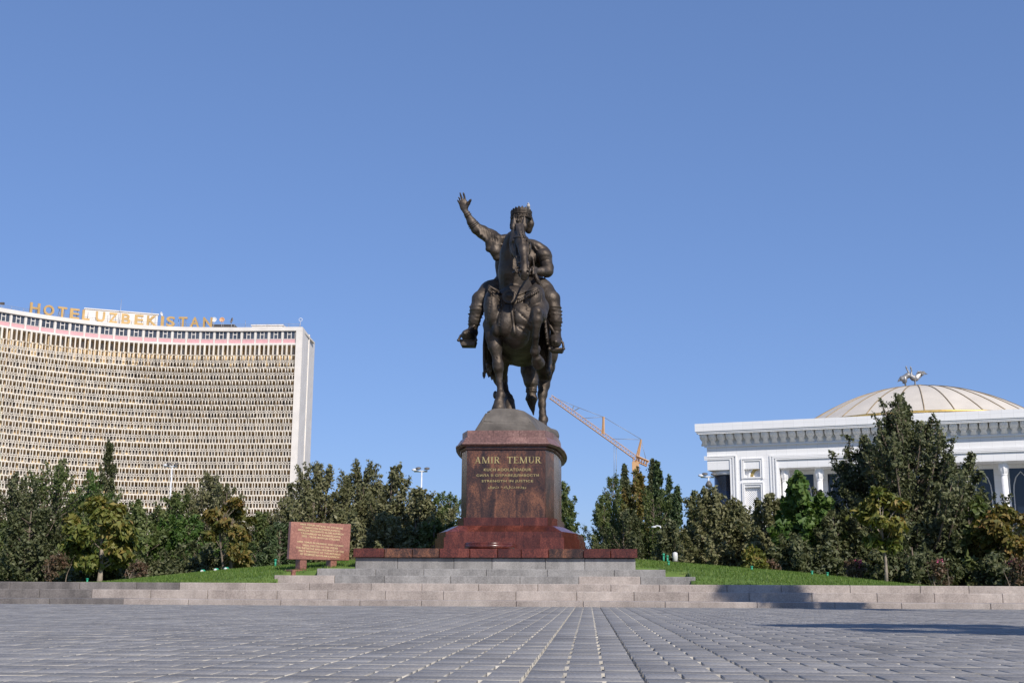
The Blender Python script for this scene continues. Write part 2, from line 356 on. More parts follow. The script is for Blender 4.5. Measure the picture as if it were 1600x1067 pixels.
MB().box(sxl + 0.72, sxr - 0.72, 34.52, 44.4, 0.3, ZS - 0.012).build('platform_floor', M_grey, platform)
MB().box(xwl + 0.42, xwr - 0.42, 34.42, 44.3, 0.2, ZT[5] - 0.02).build('foundation', M_core, steps)

# ------------------------------------------------------------------ pedestal
YF = 36.2; DEP = 7.0
ped = empty('monument_pedestal', (XC, YF + DEP / 2, ZS), 'tall brown and red polished granite pedestal with gilded inscription', 'pedestal')
half = [(1.22, 0), (1.46, 0.75), (1.58, 2.0), (1.62, 2.9), (1.63, 3.5)]; XP = XC + 0.10
half = half + [(x, DEP - y) for x, y in half[-2::-1]]
base_poly = [(x, y) for x, y in half] + [(-x, y) for x, y in half[::-1]]      # counter-clockwise from right front
def off_poly(o):
    n = len(base_poly); out = []
    for i in range(n):
        p0, p1, p2 = (Vector(base_poly[(i + k) % n]) for k in (-1, 0, 1))
        n1 = Vector(((p1 - p0).y, -(p1 - p0).x)).normalized(); n2 = Vector(((p2 - p1).y, -(p2 - p1).x)).normalized()
        bi = (n1 + n2); out.append(p1 + bi * (o / (1 + n1.dot(n2))))
    return [Vector((v.x + XP, v.y + YF)) for v in out]
def layer(name, pa, pb, oa, ob, mat, front=1, side=0.9, thick=0.3, joint=0.006, fmat=None, zz=None):
    """a course of slabs from height of pixel row pa up to pb, offset oa at the bottom and ob at the top"""
    za = zz[0] if zz else P(793, pa, YF - oa)[2]; zb = zz[1] if zz else P(793, pb, YF - ob)[2]
    A = off_poly(oa); B = off_poly(ob); I0 = off_poly(min(oa, ob) - thick); n = len(A); out = []
    for i in range(n):
        j = (i + 1) % n; L = (A[j] - A[i]).length
        isf = (i == n - 1)
        k = front if isf else max(1, round(L / side))
        for q in range(k):
            e = joint / 2 / L; t0 = q / k + e; t1 = (q + 1) / k - e
            f = lambda S, t, z: (S[i].lerp(S[j], t).x, S[i].lerp(S[j], t).y, z)
            m_ = MB(); m_.hexa([f(A, t0, za), f(A, t1, za), f(I0, t1, za), f(I0, t0, za)], [f(B, t0, zb - 0.003), f(B, t1, zb - 0.003), f(I0, t1, zb - 0.003), f(I0, t0, zb - 0.003)])
            out.append((isf, m_.build(name, fmat if (fmat and isf) else mat, ped)))
    return out, za, zb
zcur = ZS
def zof(py, o): return P(793, py, YF - o)[2]
zl = [ZS, zof(839, 0.80), zof(830, 0.74), zof(820.6, 0.3), zof(808, 0.1), zof(703, 0.0), zof(699.3, 0.05), zof(697, 0.05), zof(692, 0.17), zof(683, 0.02), zof(672, 0.0)]
layer('base_slab', 0, 0, 0.80, 0.80, M_red, 5, 1.2, zz=(zl[0], zl[1]))
layer('base_slab', 0, 0, 0.74, 0.74, M_red, 4, 1.2, zz=(zl[1], zl[2]))
layer('sloping_slab', 0, 0, 0.70, 0.28, M_red, 4, 1.2, zz=(zl[2], zl[3]), thick=0.4)
layer('plinth_slab', 0, 0, 0.10, 0.10, M_red, 3, 1.2, zz=(zl[3], zl[4]))
die, _, _ = layer('pedestal_panel', 0, 0, 0.0, 0.0, M_die, 1, 1.1, zz=(zl[4], zl[5]))
panel = [o for f, o in die if f][0]; panel.name = 'inscription_panel'; WM['inscription_panel'] = WM['pedestal_panel'] if 'pedestal_panel' in WM else Matrix.Identity(4)
layer('cornice_slab', 0, 0, 0.035, 0.07, M_capstone, 2, 1.2, zz=(zl[5] + 0.012, zl[6]))
layer('cornice_slab', 0, 0, 0.02, 0.02, M_die, 2, 1.2, zz=(zl[6], zl[7]))
layer('cornice_slab', 0, 0, 0.11, 0.18, M_capstone, 2, 1.2, zz=(zl[7], zl[8] - 0.03))
layer('cornice_slab', 0, 0, 0.20, 0.19, M_capstone, 4, 1.2, zz=(zl[8] - 0.03, zl[8] + 0.015))
layer('weathering_slab', 0, 0, 0.16, 0.04, M_capstone, 4, 1.2, zz=(zl[8] + 0.015, zl[9]))
layer('crown_slab', 0, 0, -0.01, -0.01, M_capstone, 3, 1.2, zz=(zl[9], zl[10]), thick=0.25)
MB().prism([tuple(v) for v in off_poly(-0.15)], ZS + 0.01, zl[10] - 0.03).build('core', M_core, ped)
ZP = zl[10]
# round low stand in front of the base
dr = empty('flower_stand', (P(765, 856, 34.9).x, 34.9, ZS), 'low round red granite drum on the platform before the pedestal', 'stand')
c0 = WM[dr.name].translation
hd = P(765, 846.5, 34.15)[2] - ZS
MB().lathe([(0.70, 0.004), (0.74, 0.03), (0.745, hd - 0.05)], 40, c0).build('drum', M_red, dr)
MB().lathe([(0.743, hd - 0.05), (0.743, hd - 0.03), (0.735, hd - 0.008), (0.72, hd)], 40, c0).build('rim', M_red, dr)

# ------------------------------------------------------------------ lettering
def text_mesh(txt, size, ext=0.006, offset=0.0, spacing=1.0, align='CENTER'):
    cu = bpy.data.curves.new('t', 'FONT'); cu.body = txt; cu.size = size; cu.extrude = ext; cu.align_x = align; cu.offset = offset; cu.space_character = spacing; cu.resolution_u = 3
    o = bpy.data.objects.new('t', cu); C.objects.link(o); dg = bpy.context.evaluated_depsgraph_get(); dg.update()
    me = bpy.data.meshes.new_from_object(o.evaluated_get(dg)); me.materials.clear()
    bpy.data.objects.remove(o); bpy.data.curves.remove(cu); return me
def fit_text(me, w, h, sh=True):
    v = np.empty(len(me.vertices) * 3, np.float32); me.vertices.foreach_get('co', v); v = v.reshape(-1, 3)
    mn, mx = v.min(0), v.max(0); v[:, 0] = (v[:, 0] - (mn[0] + mx[0]) / 2) * w / (mx[0] - mn[0])
    if sh: v[:, 1] = (v[:, 1] - mn[1]) * h / (mx[1] - mn[1])
    me.vertices.foreach_set('co', v.ravel()); me.update(); return me
UPRIGHT = Matrix.Rotation(math.pi / 2, 4, 'X')
# serif capitals as strokes: (parallelograms x0,y0,x1,y1,width) and rectangles, cap height 1
def serif_glyph(ch):
    q = []
    def st(x0, y0, x1, y1, w): q.append([(x0, y0), (x0 + w, y0), (x1 + w, y1), (x1, y1)])
    def rc(x0, y0, x1, y1): q.append([(x0, y0), (x1, y0), (x1, y1), (x0, y1)])
    def arc(cx, cy, rx, ry, w, a0, a1, n=10):
        for i in range(n):
            t0 = math.radians(a0 + (a1 - a0) * i / n); t1 = math.radians(a0 + (a1 - a0) * (i + 1) / n)
            f = lambda t, k: (cx + (rx - k * w * abs(math.cos(t)) - k * 0.05) * math.cos(t), cy + (ry - k * 0.07) * math.sin(t))
            q.append([f(t0, 0), f(t1, 0), f(t1, 1), f(t0, 1)])
    if ch == 'A': st(0.08, 0.0, 0.43, 1.0, 0.07); st(0.62, 0.0, 0.36, 1.0, 0.17); rc(0.22, 0.3, 0.62, 0.36); rc(0, 0, 0.24, 0.05); rc(0.54, 0, 0.88, 0.05); w = 0.88
    elif ch == 'M': st(0.1, 0, 0.12, 1, 0.07); st(0.5, 0, 0.08, 1, 0.17); st(0.54, 0, 0.92, 1, 0.06); st(0.9, 0, 0.88, 1, 0.15); rc(0, 0, 0.26, 0.05); rc(0, 0.95, 0.2, 1); rc(0.8, 0, 1.14, 0.05); rc(0.96, 0.95, 1.14, 1); w = 1.14
    elif ch == 'I': rc(0.1, 0, 0.26, 1); rc(0, 0, 0.36, 0.05); rc(0, 0.95, 0.36, 1); w = 0.36
    elif ch == 'R': rc(0.1, 0, 0.26, 1); rc(0, 0, 0.36, 0.05); rc(0, 0.95, 0.4, 1); arc(0.34, 0.74, 0.36, 0.26, 0.1, -90, 90); rc(0.24, 0.48, 0.36, 0.54); st(0.62, 0, 0.34, 0.5, 0.18); rc(0.62, 0, 0.9, 0.05); w = 0.86
    elif ch == 'T': rc(0.32, 0, 0.48, 1); rc(0, 0.93, 0.8, 1); rc(0, 0.78, 0.05, 0.94); rc(0.75, 0.78, 0.8, 0.94); rc(0.22, 0, 0.58, 0.05); w = 0.8
    elif ch == 'E': rc(0.1, 0, 0.26, 1); rc(0, 0.94, 0.66, 1); rc(0, 0, 0.68, 0.06); rc(0.2, 0.48, 0.5, 0.54); rc(0.46, 0.4, 0.51, 0.62); rc(0.62, 0.78, 0.67, 1); rc(0.64, 0, 0.7, 0.22); w = 0.72
    elif ch == 'U': rc(0.1, 0.3, 0.26, 1); rc(0.68, 0.3, 0.74, 1); arc(0.42, 0.32, 0.32, 0.32, 0.08, 180, 360); rc(0, 0.95, 0.36, 1); rc(0.58, 0.95, 0.84, 1); w = 0.84
    return q, w
def put_letters(txt, x0, x1, z0, h, y, parent):
    gl = [(serif_glyph(c) if c != ' ' else (None, 0.75)) for c in txt]; gap = 0.12
    tot = sum(w for _, w in gl) + gap * (len(gl) - 1); sx = (x1 - x0) / tot; x = x0
    for g, w in gl:
        if g:
            m_ = MB()
            for i, poly in enumerate(g):
                dp = 0.016 + 0.0007 * i
                pts = [(px_ * sx, py_ * h) for px_, py_ in poly]
                if sum((pts[a][0] * pts[(a+1)%4][1] - pts[(a+1)%4][0] * pts[a][1]) for a in range(4)) < 0: pts = pts[::-1]
                V = [(p_[0], 0.002, p_[1]) for p_ in pts] + [(p_[0], -dp, p_[1]) for p_ in pts]
                m_.add(V, [(3,2,1,0),(4,5,6,7),(0,1,5,4),(1,2,6,5),(2,3,7,6),(3,0,4,7)])
            m_.build('letter', M_gold, parent, T(x, y, z0))
        x += (w + gap) * sx
put_letters('AMIR TEMUR', P(742, 715, YF).x, P(845.5, 715, YF).x, P(793, 723.5, YF).z, P(793, 713.5, YF).z - P(793, 723.5, YF).z, YF, panel)
for txt, xa, xb, ya, yb in (('KUCH ADOLATDADUR', 756, 830, 735.8, 731.4), ('СИЛА В СПРАВЕДЛИВОСТИ', 744.5, 842, 745, 740.6), ('STRENGTH IN JUSTICE', 752.5, 833, 754, 749.6), ('قوت عدالتده‌دور', 763, 822, 764.5, 758.5)):
    z = P(793, ya, YF).z; h = P(793, yb, YF).z - z; w = P(xb, ya, YF).x - P(xa, ya, YF).x
    me = fit_text(text_mesh(txt, 0.12, 0.006, 0.0012, 1.1), w, h)
    mk('inscription_line', me, M_gold, panel, Matrix.Translation((P((xa + xb) / 2, ya, YF).x, YF - 0.007, z)) @ UPRIGHT)

# ------------------------------------------------------------------ granite notice on the lawn
YS = 33.55
sg = empty('granite_notice', (P(500, 896, YS).x, YS, P(500, 896, YS).z), 'rose granite notice board with gold text standing on two legs in the grass', 'sign')
pl = lambda px, py, dy=0.0: P(px, py, 33.25 + (px - 451) / 94 * 1.3 + dy)
bot = [pl(451.5, 873.3), pl(545.5, 875.3)]; top = [pl(455, 814.8, 0.06), pl(548.5, 818.6, 0.06)]
sdir = (bot[1] - bot[0]); sdir.z = 0; sdir.normalize(); sn = Vector((-sdir.y, sdir.x, 0)); th = sn * 0.14
me = MB().hexa([bot[0], bot[1], bot[1] + th, bot[0] + th], [top[0], top[1], top[1] + th, top[0] + th]).mesh('board'); bevel_mesh(me, 0.008); board = mk('board', me, M_sign, sg)
def sblock(name, a, c_, z0, z1, d0, d1):
    q = [a + sn * d0, c_ + sn * d0, c_ + sn * d1, a + sn * d1]; me = MB().hexa([(v.x, v.y, z0) for v in q], [(v.x, v.y, z1) for v in q]).mesh(name); bevel_mesh(me, 0.008); mk(name, me, M_sign, sg)
for xa, xb in ((469.5, 480), (517.5, 527)):
    a, c = pl(xa, 875), pl(xb, 875); sblock('leg', a, c, pl(475, 889.5).z, a.z + 0.02, 0.02, 0.3)
a = pl(454, 889.5); sblock('plinth', a, pl(545, 889.5), pl(454, 900).z - 0.1, a.z, -0.12, 0.4)
lines = ['AMIR TEMUR HAYKALI VA XIYOBONI', "O'ZBEKISTON RESPUBLIKASINING", 'BIRINCHI PREZIDENTI ISLOM KARIMOV', 'TASHABBUSI VA RAHBARLIGIDA', '1993 - YILDA BUNYOD ETILGAN', None,
         'AMIR TEMUR MONUMENT AND SQUARE', 'WERE CREATED IN 1993 UNDER', 'THE INITIATIVE AND GUIDANCE OF THE', 'FIRST PRESIDENT OF THE REPUBLIC', 'OF UZBEKISTAN ISLAM KARIMOV']
ws = [67, 60, 72, 63, 59, 0, 73, 56, 75, 66, 62]
vx = (bot[1] - bot[0]).normalized(); vz = ((top[0] + top[1]) / 2 - (bot[0] + bot[1]) / 2); H = vz.length; vz.normalize(); vy = vx.cross(vz)
vx = vz.cross(vx.cross(vz)).normalized()
cen = (bot[0] + bot[1]) / 2
for i, (tx, w) in enumerate(zip(lines, ws)):
    if not tx: continue
    s_ = (bot[1] - bot[0]).length / 94.0; me = fit_text(text_mesh(tx, 0.1, 0.004, 0.0026, 1.05), w * s_, 0.056)
    o_ = cen + vz * (H * (0.905 - i * 0.0795) - 0.026) + vx * 0.02 - vx.cross(vz) * (-1) * (-0.006)
    nrm = -vx.cross(vz) if vx.cross(vz).y > 0 else vx.cross(vz)
    o_ = cen + vz * (H * (0.905 - i * 0.0795) - 0.026) + nrm * 0.004
    Mx = Matrix(((vx.x, vz.x, nrm.x, o_.x), (vx.y, vz.y, nrm.y, o_.y), (vx.z, vz.z, nrm.z, o_.z), (0, 0, 0, 1)))
    mk('inscription_line', me, M_gilt2, board, Mx)
# ------------------------------------------------------------------ sculpting: smooth distance fields turned into meshes
class Sculpt:
    def __init__(s, lo, hi, h):
        s.lo = np.array(lo, float); s.h = h; s.n = np.ceil((np.array(hi, float) - s.lo) / h).astype(int) + 1
        s.D = np.full(s.n, 1e3, np.float32)
    def _box(s, lo, hi):
        a = np.clip(np.floor((lo - s.lo) / s.h).astype(int), 0, s.n); b = np.clip(np.ceil((hi - s.lo) / s.h).astype(int) + 1, 0, s.n)
        if (b <= a).any(): return None
        g = [s.lo[i] + s.h * np.arange(a[i], b[i]) for i in range(3)]
        return tuple(slice(a[i], b[i]) for i in range(3)), np.meshgrid(*g, indexing='ij', sparse=True)
    def _put(s, sl, d, k, op):
        D = s.D[sl]; d = d.astype(np.float32)
        if op == 'add':
            if k > 0:
                hh = np.clip(k - np.abs(D - d), 0, None) / k; s.D[sl] = np.minimum(D, d) - hh * hh * k * 0.25
            else: s.D[sl] = np.minimum(D, d)
        else:
            hh = np.clip(k - np.abs(D + d), 0, None) / k; s.D[sl] = np.maximum(D, -d) + hh * hh * k * 0.25
    def cap(s, a, b, ra, rb, k=0.1, flat=None, op='add'):
        a = np.array(a, float); b = np.array(b, float); R = max(ra, rb) * 1.05 + k + 3 * s.h
        if flat is not None and max(flat) > 1: R *= max(flat)
        q = s._box(np.minimum(a, b) - R, np.maximum(a, b) + R)
        if q is None: return s
        sl, (X, Y, Z) = q; ab = b - a; L2 = max(ab @ ab, 1e-9)
        t = np.clip(((X - a[0]) * ab[0] + (Y - a[1]) * ab[1] + (Z - a[2]) * ab[2]) / L2, 0, 1)
        f = flat if flat is not None else (1, 1, 1)
        d = np.sqrt(((X - a[0] - t * ab[0]) / f[0]) ** 2 + ((Y - a[1] - t * ab[1]) / f[1]) ** 2 + ((Z - a[2] - t * ab[2]) / f[2]) ** 2) - (ra + t * (rb - ra))
        if flat is not None: d = d * min(min(f), 1)
        s._put(sl, d, k, op); return s
    def chain(s, pts, k=0.1, flat=None):
        for (a, ra), (b, rb) in zip(pts[:-1], pts[1:]): s.cap(a, b, ra, rb, k, flat)
        return s
    def ell(s, c, r, k=0.1, op='add', rot=None):
        c = np.array(c, float); r = np.array(r, float); R = r.max() + k + 3 * s.h; q = s._box(c - R, c + R)
        if q is None: return s
        sl, (X, Y, Z) = q; X = X - c[0]; Y = Y - c[1]; Z = Z - c[2]
        if rot is not None:
            A = np.array(rot.to_matrix().transposed()) if hasattr(rot, 'to_matrix') else np.array(rot.transposed())
            X, Y, Z = (A[i][0] * X + A[i][1] * Y + A[i][2] * Z for i in range(3))
        k0 = np.sqrt((X / r[0]) ** 2 + (Y / r[1]) ** 2 + (Z / r[2]) ** 2); k1 = np.sqrt((X / r[0] ** 2) ** 2 + (Y / r[1] ** 2) ** 2 + (Z / r[2] ** 2) ** 2) + 1e-9
        s._put(sl, k0 * (k0 - 1) / k1, k, op); return s
    def rbox(s, c, hf, rr, k=0.1, op='add'):
        c = np.array(c, float); hf = np.array(hf, float); R = hf + k + 3 * s.h + rr; q = s._box(c - R, c + R)
        if q is None: return s
        sl, (X, Y, Z) = q; qx = np.abs(X - c[0]) - hf[0] + rr; qy = np.abs(Y - c[1]) - hf[1] + rr; qz = np.abs(Z - c[2]) - hf[2] + rr
        d = np.sqrt(np.maximum(qx, 0) ** 2 + np.maximum(qy, 0) ** 2 + np.maximum(qz, 0) ** 2) + np.minimum(np.maximum(np.maximum(qx, qy), qz), 0) - rr
        s._put(sl, d, k, op); return s
    def rough(s, amp, freq, seed=0):
        g = [s.lo[i] + s.h * np.arange(s.n[i]) for i in range(3)]; X, Y, Z = np.meshgrid(*g, indexing='ij', sparse=True); q = np.random.default_rng(seed)
        for o in range(3):
            w = q.normal(0, 1, (3, 3)) * freq * (1.9 ** o); ph = q.uniform(0, 6, 3)
            acc = 1.0
            for i in range(3): acc = acc * np.sin(w[i, 0] * X + w[i, 1] * Y + w[i, 2] * Z + ph[i])
            s.D = s.D + (amp / (1.7 ** o) * acc).astype(np.float32)
        return s
    def mesh(s, name):
        D = s.D; ins = D < 0; n = np.array(D.shape); offs = [(i, j, k) for i in (0, 1) for j in (0, 1) for k in (0, 1)]
        cnt = np.zeros(n - 1, np.int8)
        for o in offs: cnt += ins[o[0]:n[0]-1+o[0], o[1]:n[1]-1+o[1], o[2]:n[2]-1+o[2]]
        act = (cnt > 0) & (cnt < 8); idx = np.full(n - 1, -1, np.int32); A = np.argwhere(act); idx[act] = np.arange(len(A))
        val = {o: D[A[:, 0] + o[0], A[:, 1] + o[1], A[:, 2] + o[2]] for o in offs}
        pos = np.zeros((len(A), 3)); num = np.zeros(len(A))
        for o in offs:
            for ax in range(3):
                if o[ax] == 0:
                    p = list(o); p[ax] = 1; p = tuple(p); a, b = val[o], val[p]; msk = (a < 0) != (b < 0)
                    t = np.where(msk, a / np.where(msk, a - b, 1), 0)
                    e = np.tile(np.array(o, float), (len(A), 1)); e[:, ax] += t; pos[msk] += e[msk]; num[msk] += 1
        V = s.lo + s.h * (A + pos / num[:, None]); Q = []
        for ax in range(3):
            u, v = [(1, 2), (2, 0), (0, 1)][ax]
            s0 = [slice(None)] * 3; s1 = [slice(None)] * 3; s0[ax] = slice(0, n[ax] - 1); s1[ax] = slice(1, n[ax])
            ch = ins[tuple(s0)] != ins[tuple(s1)]; E = np.argwhere(ch); neg = ins[tuple(s0)][ch]
            ok = (E[:, u] > 0) & (E[:, v] > 0) & (E[:, u] < n[u] - 1) & (E[:, v] < n[v] - 1); E = E[ok]; neg = neg[ok]
            def cell(du, dv):
                c = E.copy(); c[:, u] -= du; c[:, v] -= dv; return idx[c[:, 0], c[:, 1], c[:, 2]]
            q = np.stack([cell(1, 1), cell(0, 1), cell(0, 0), cell(1, 0)], -1); q[~neg] = q[~neg][:, ::-1]; Q.append(q)
        return np_mesh(name, V, np.concatenate(Q), True)
def S(px, py, Y): return np.array(P(px, py, Y))

m, nt, b = new_mat('dark_bronze'); co = coords(nt)
nz = N(nt, 'ShaderNodeTexNoise'); nz.inputs['Scale'].default_value = 1.7; nz.inputs['Detail'].default_value = 8; nt.links.new(co, nz.inputs[0])
r = ramp(nt, [(0.3, (0.050, 0.040, 0.032)), (0.5, (0.090, 0.072, 0.057)), (0.75, (0.165, 0.138, 0.114))]); nt.links.new(nz.outputs[0], r.inputs[0]); nt.links.new(r.outputs[0], b.inputs['Base Color'])
b.inputs['Metallic'].default_value = 0.8; b.inputs['Roughness'].default_value = 0.58
n2 = N(nt, 'ShaderNodeTexNoise'); n2.inputs['Scale'].default_value = 9; n2.inputs['Detail'].default_value = 5; nt.links.new(co, n2.inputs[0])
bp = N(nt, 'ShaderNodeBump'); bp.inputs['Strength'].default_value = 0.5; bp.inputs['Distance'].default_value = 0.04; nt.links.new(n2.outputs[0], bp.inputs['Height']); nt.links.new(bp.outputs[0], b.inputs['Normal'])
M_bronze = m
M_rock = plain('cast_bronze_rock', (0.125, 0.110, 0.095), 0.7, 0.2, noise=0.3, scale=2.5, bump=0.5, bscale=8)

statue = empty('equestrian_statue', (XC, 39.5, ZP), 'dark bronze crowned rider on horseback with right arm raised, on the tall pedestal', 'statue')
# rocky bronze base
X0 = S(803, 490, 37.6)[0]
zt = S(779, 640, 37.5)[2]
bm = bmesh.new(); xr = lambda px_, Y_: S(px_, 660, Y_)[0]
hull = [(xr(740, 36.9), 36.75, ZP - 0.02), (xr(842, 36.75), 36.7, ZP - 0.02), (xr(744, 36.75), 36.75, ZP + 0.1), (xr(833, 36.7), 36.72, ZP + 0.28), (xr(754, 36.75), 36.72, ZP + 0.34),
        (xr(760, 37.0), 36.9, zt - 0.16), (xr(770, 37.1), 37.15, zt - 0.01), (xr(790, 37.1), 37.05, zt - 0.02), (xr(806, 37.1), 37.15, zt - 0.03), (xr(820, 37.1), 37.2, zt - 0.1), (xr(800, 36.9), 36.78, zt - 0.28), (xr(824, 36.9), 36.9, zt - 0.3),
        (xr(840, 37.8), 37.8, zt - 0.5), (xr(848, 38.5), 38.6, ZP + 0.12), (xr(862, 41.8), 42.0, S(846, 668, 41.7)[2] + 0.02), (xr(838, 41), 42.2, zt - 0.15), (xr(785, 41), 42.4, zt - 0.05), (xr(770, 41), 42.0, zt - 0.2), (xr(750, 39), 39.0, ZP + 0.3),
        (xr(745, 42), 42.6, ZP - 0.02), (xr(868, 42), 42.6, ZP - 0.02), (xr(866, 40), 40.0, ZP - 0.02)]
for p_ in hull: bm.verts.new(p_)
bmesh.ops.convex_hull(bm, input=bm.verts); bmesh.ops.delete(bm, geom=[v for v in bm.verts if not v.link_faces], context='VERTS')
bmesh.ops.dissolve_limit(bm, angle_limit=0.12, verts=bm.verts, edges=bm.edges)
bmesh.ops.bevel(bm, geom=list(bm.edges), offset=0.035, segments=2, affect='EDGES', clamp_overlap=True); me = bpy.data.meshes.new('rock_base'); bm.to_mesh(me); bm.free()
mk('rock_base', me, M_rock, statue)
s = Sculpt((X0 - 0.2, 39.3, ZP - 0.25), (X0 + 1.9, 43.0, ZP + 0.6), 0.045)
s.ell(S(851, 681, 40.9), (0.50, 1.2, 0.32), 0.2); s.rough(0.04, 2.5, 3)
mk('rock_spur', s.mesh('rock_spur'), M_rock, statue)

# horse
s = Sculpt((X0 - 1.75, 35.5, ZP + 0.2), (X0 + 1.9, 43.9, 12.9), 0.030)
zb = 9.25
s.cap((X0, 38.2, zb), (X0 + 0.02, 41.6, zb), 0.80, 0.86, 0.2, (1.0, 1, 1.12))
s.ell((X0 - 0.40, 41.9, zb + 0.1), (0.60, 1.0, 0.92), 0.15); s.ell((X0 + 0.43, 41.9, zb + 0.1), (0.60, 1.0, 0.92), 0.15)
s.ell(S(803, 486, 37.75), (0.80, 0.70, 0.85), 0.1)
# chest and shoulder muscles
s.ell(S(771, 486, 37.4), (0.32, 0.55, 0.72), 0.05, rot=Matrix.Rotation(-0.12, 3, 'Y')); s.ell(S(835, 472, 37.35), (0.34, 0.58, 0.60), 0.05, rot=Matrix.Rotation(0.15, 3, 'Y'))
s.ell(S(806, 522, 37.45), (0.46, 0.5, 0.50), 0.08); s.ell(S(791, 500, 37.05), (0.30, 0.30, 0.55), 0.05, rot=Matrix.Rotation(0.15, 3, 'Y')); s.ell(S(816, 494, 37.02), (0.38, 0.32, 0.46), 0.05, rot=Matrix.Rotation(-0.5, 3, 'Y'))
s.ell(S(812, 518, 37.15), (0.34, 0.36, 0.30), 0.05); s.ell(S(832, 503, 37.0), (0.22, 0.3, 0.28), 0.05); s.ell(S(776, 514, 37.12), (0.16, 0.2, 0.24), 0.04)
# creases between the muscles
for a_, b_, r_, Yd in (((803, 478), (805, 522), 0.03, 0.02), ((783, 474), (781, 512), 0.028, 0.0), ((806, 484), (832, 508), 0.028, 0.0), ((806, 508), (824, 522), 0.025, 0.0), ((829, 458), (824, 484), 0.025, 0.0), ((768, 462), (764, 500), 0.02, 0.1), ((845, 460), (846, 488), 0.02, 0.1)):
    for t in np.linspace(0, 1, 9):
        x_, y_ = a_[0] + (b_[0] - a_[0]) * t, a_[1] + (b_[1] - a_[1]) * t
        yy = np.arange(35.9, 38.5, 0.03); ix = [np.clip(((S(x_, y_, q)[i] - s.lo[i]) / s.h), 0, s.n[i] - 1) for i in () for q in ()]
        hit = None
        for q in yy:
            pnt = S(x_, y_, q); ii = np.round((pnt - s.lo) / s.h).astype(int)
            if (ii >= 0).all() and (ii < s.n).all() and s.D[tuple(ii)] < 0: hit = pnt; break
        if hit is not None: s.cap(hit, hit + np.array([0, 0.001, 0]), r_ * 0.8, r_ * 0.8, 0.05, op='sub')
# neck, head
s.chain([(S(806, 455, 38.55), 0.74), (S(800, 425, 38.2), 0.56), (S(797.5, 398, 38.0), 0.42), (S(800.5, 378, 37.75), 0.32), (S(806, 366, 37.4), 0.22)], 0.12, (0.80, 1.05, 1))
s.chain([(S(812, 365, 36.85), 0.17), (S(815.5, 378, 36.45), 0.20), (S(817.5, 391, 36.2), 0.165), (S(819, 405, 36.0), 0.125), (S(819.5, 417, 35.9), 0.125), (S(819.5, 426, 35.87), 0.15), (S(819, 432, 35.92), 0.13)], 0.04)
s.chain([(S(807, 368, 37.0), 0.20), (S(807, 380, 36.85), 0.24), (S(809, 392, 36.65), 0.20), (S(812.5, 404, 36.35), 0.13), (S(815, 416, 36.15), 0.11), (S(815.5, 428, 36.05), 0.12)], 0.06)
s.ell(S(803, 386, 36.85), (0.12, 0.24, 0.34), 0.04, rot=Matrix.Rotation(0.5, 3, 'Z')); s.ell(S(823, 388, 36.75), (0.11, 0.26, 0.30), 0.04, rot=Matrix.Rotation(0.5, 3, 'Z'))     # jaw plates
s.ell(S(804, 377, 36.62), (0.11, 0.11, 0.075), 0.03); s.ell(S(824.5, 378, 36.45), (0.09, 0.10, 0.07), 0.03)   # eye bosses
s.ell(S(803.2, 380.5, 36.52), (0.05, 0.06, 0.04), 0.02, 'sub'); s.ell(S(825, 381.5, 36.36), (0.045, 0.05, 0.04), 0.02, 'sub')
s.cap(S(815.5, 373, 36.25), S(820, 411, 35.86), 0.04, 0.045, 0.04)                                                # nasal ridge
s.cap(S(809, 390, 36.42), S(815, 411, 36.05), 0.028, 0.022, 0.03, op='sub'); s.cap(S(806, 396, 36.5), S(811, 420, 36.1), 0.022, 0.02, 0.03, op='sub'); s.cap(S(824, 394, 36.25), S(823.5, 412, 35.95), 0.02, 0.02, 0.03, op='sub')
for nx_, ny_, Yn in ((813.2, 424.5, 35.86), (824.3, 424, 35.82)):
    s.ell(S(nx_, ny_, Yn), (0.07, 0.09, 0.09), 0.025); s.ell(S(nx_, ny_ + 0.6, Yn - 0.1), (0.042, 0.09, 0.055), 0.015, 'sub')
s.cap(S(812.5, 434.2, 35.85), S(825, 434.0, 35.8), 0.014, 0.014, 0.02, op='sub')
for ex, tx in ((804.5, 803), (817.5, 819.5)):
    s.cap(S(ex, 366, 37.0), S((ex + tx) / 2, 354, 36.95), 0.06, 0.10, 0.03, (0.95, 0.6, 1)); s.cap(S((ex + tx) / 2, 354, 36.95), S(tx, 337, 37.0), 0.11, 0.02, 0.03, (0.95, 0.6, 1)); s.cap(S(ex, 358, 36.85), S(tx, 343, 36.89), 0.062, 0.02, 0.012, op='sub')
q_ = np.random.default_rng(5)
for i in range(9):   # forelock and mane locks
    x_ = 809 + i; s.cap(S(x_ - 1 + q_.normal(0, 1), 352, 36.86), S(815.5 + (i - 4) * 0.8 + q_.normal(0, 0.8), 368 + q_.uniform(0, 14), 36.22), 0.05, 0.018, 0.012)
for i in range(18):
    t = i / 17; a = S(805 - 22 * t + 3, 364 + 75 * t, 37.85 + 0.6 * t); s.cap(a, a + np.array([-0.10, 0.1, -0.55]), 0.11, 0.03, 0.03)
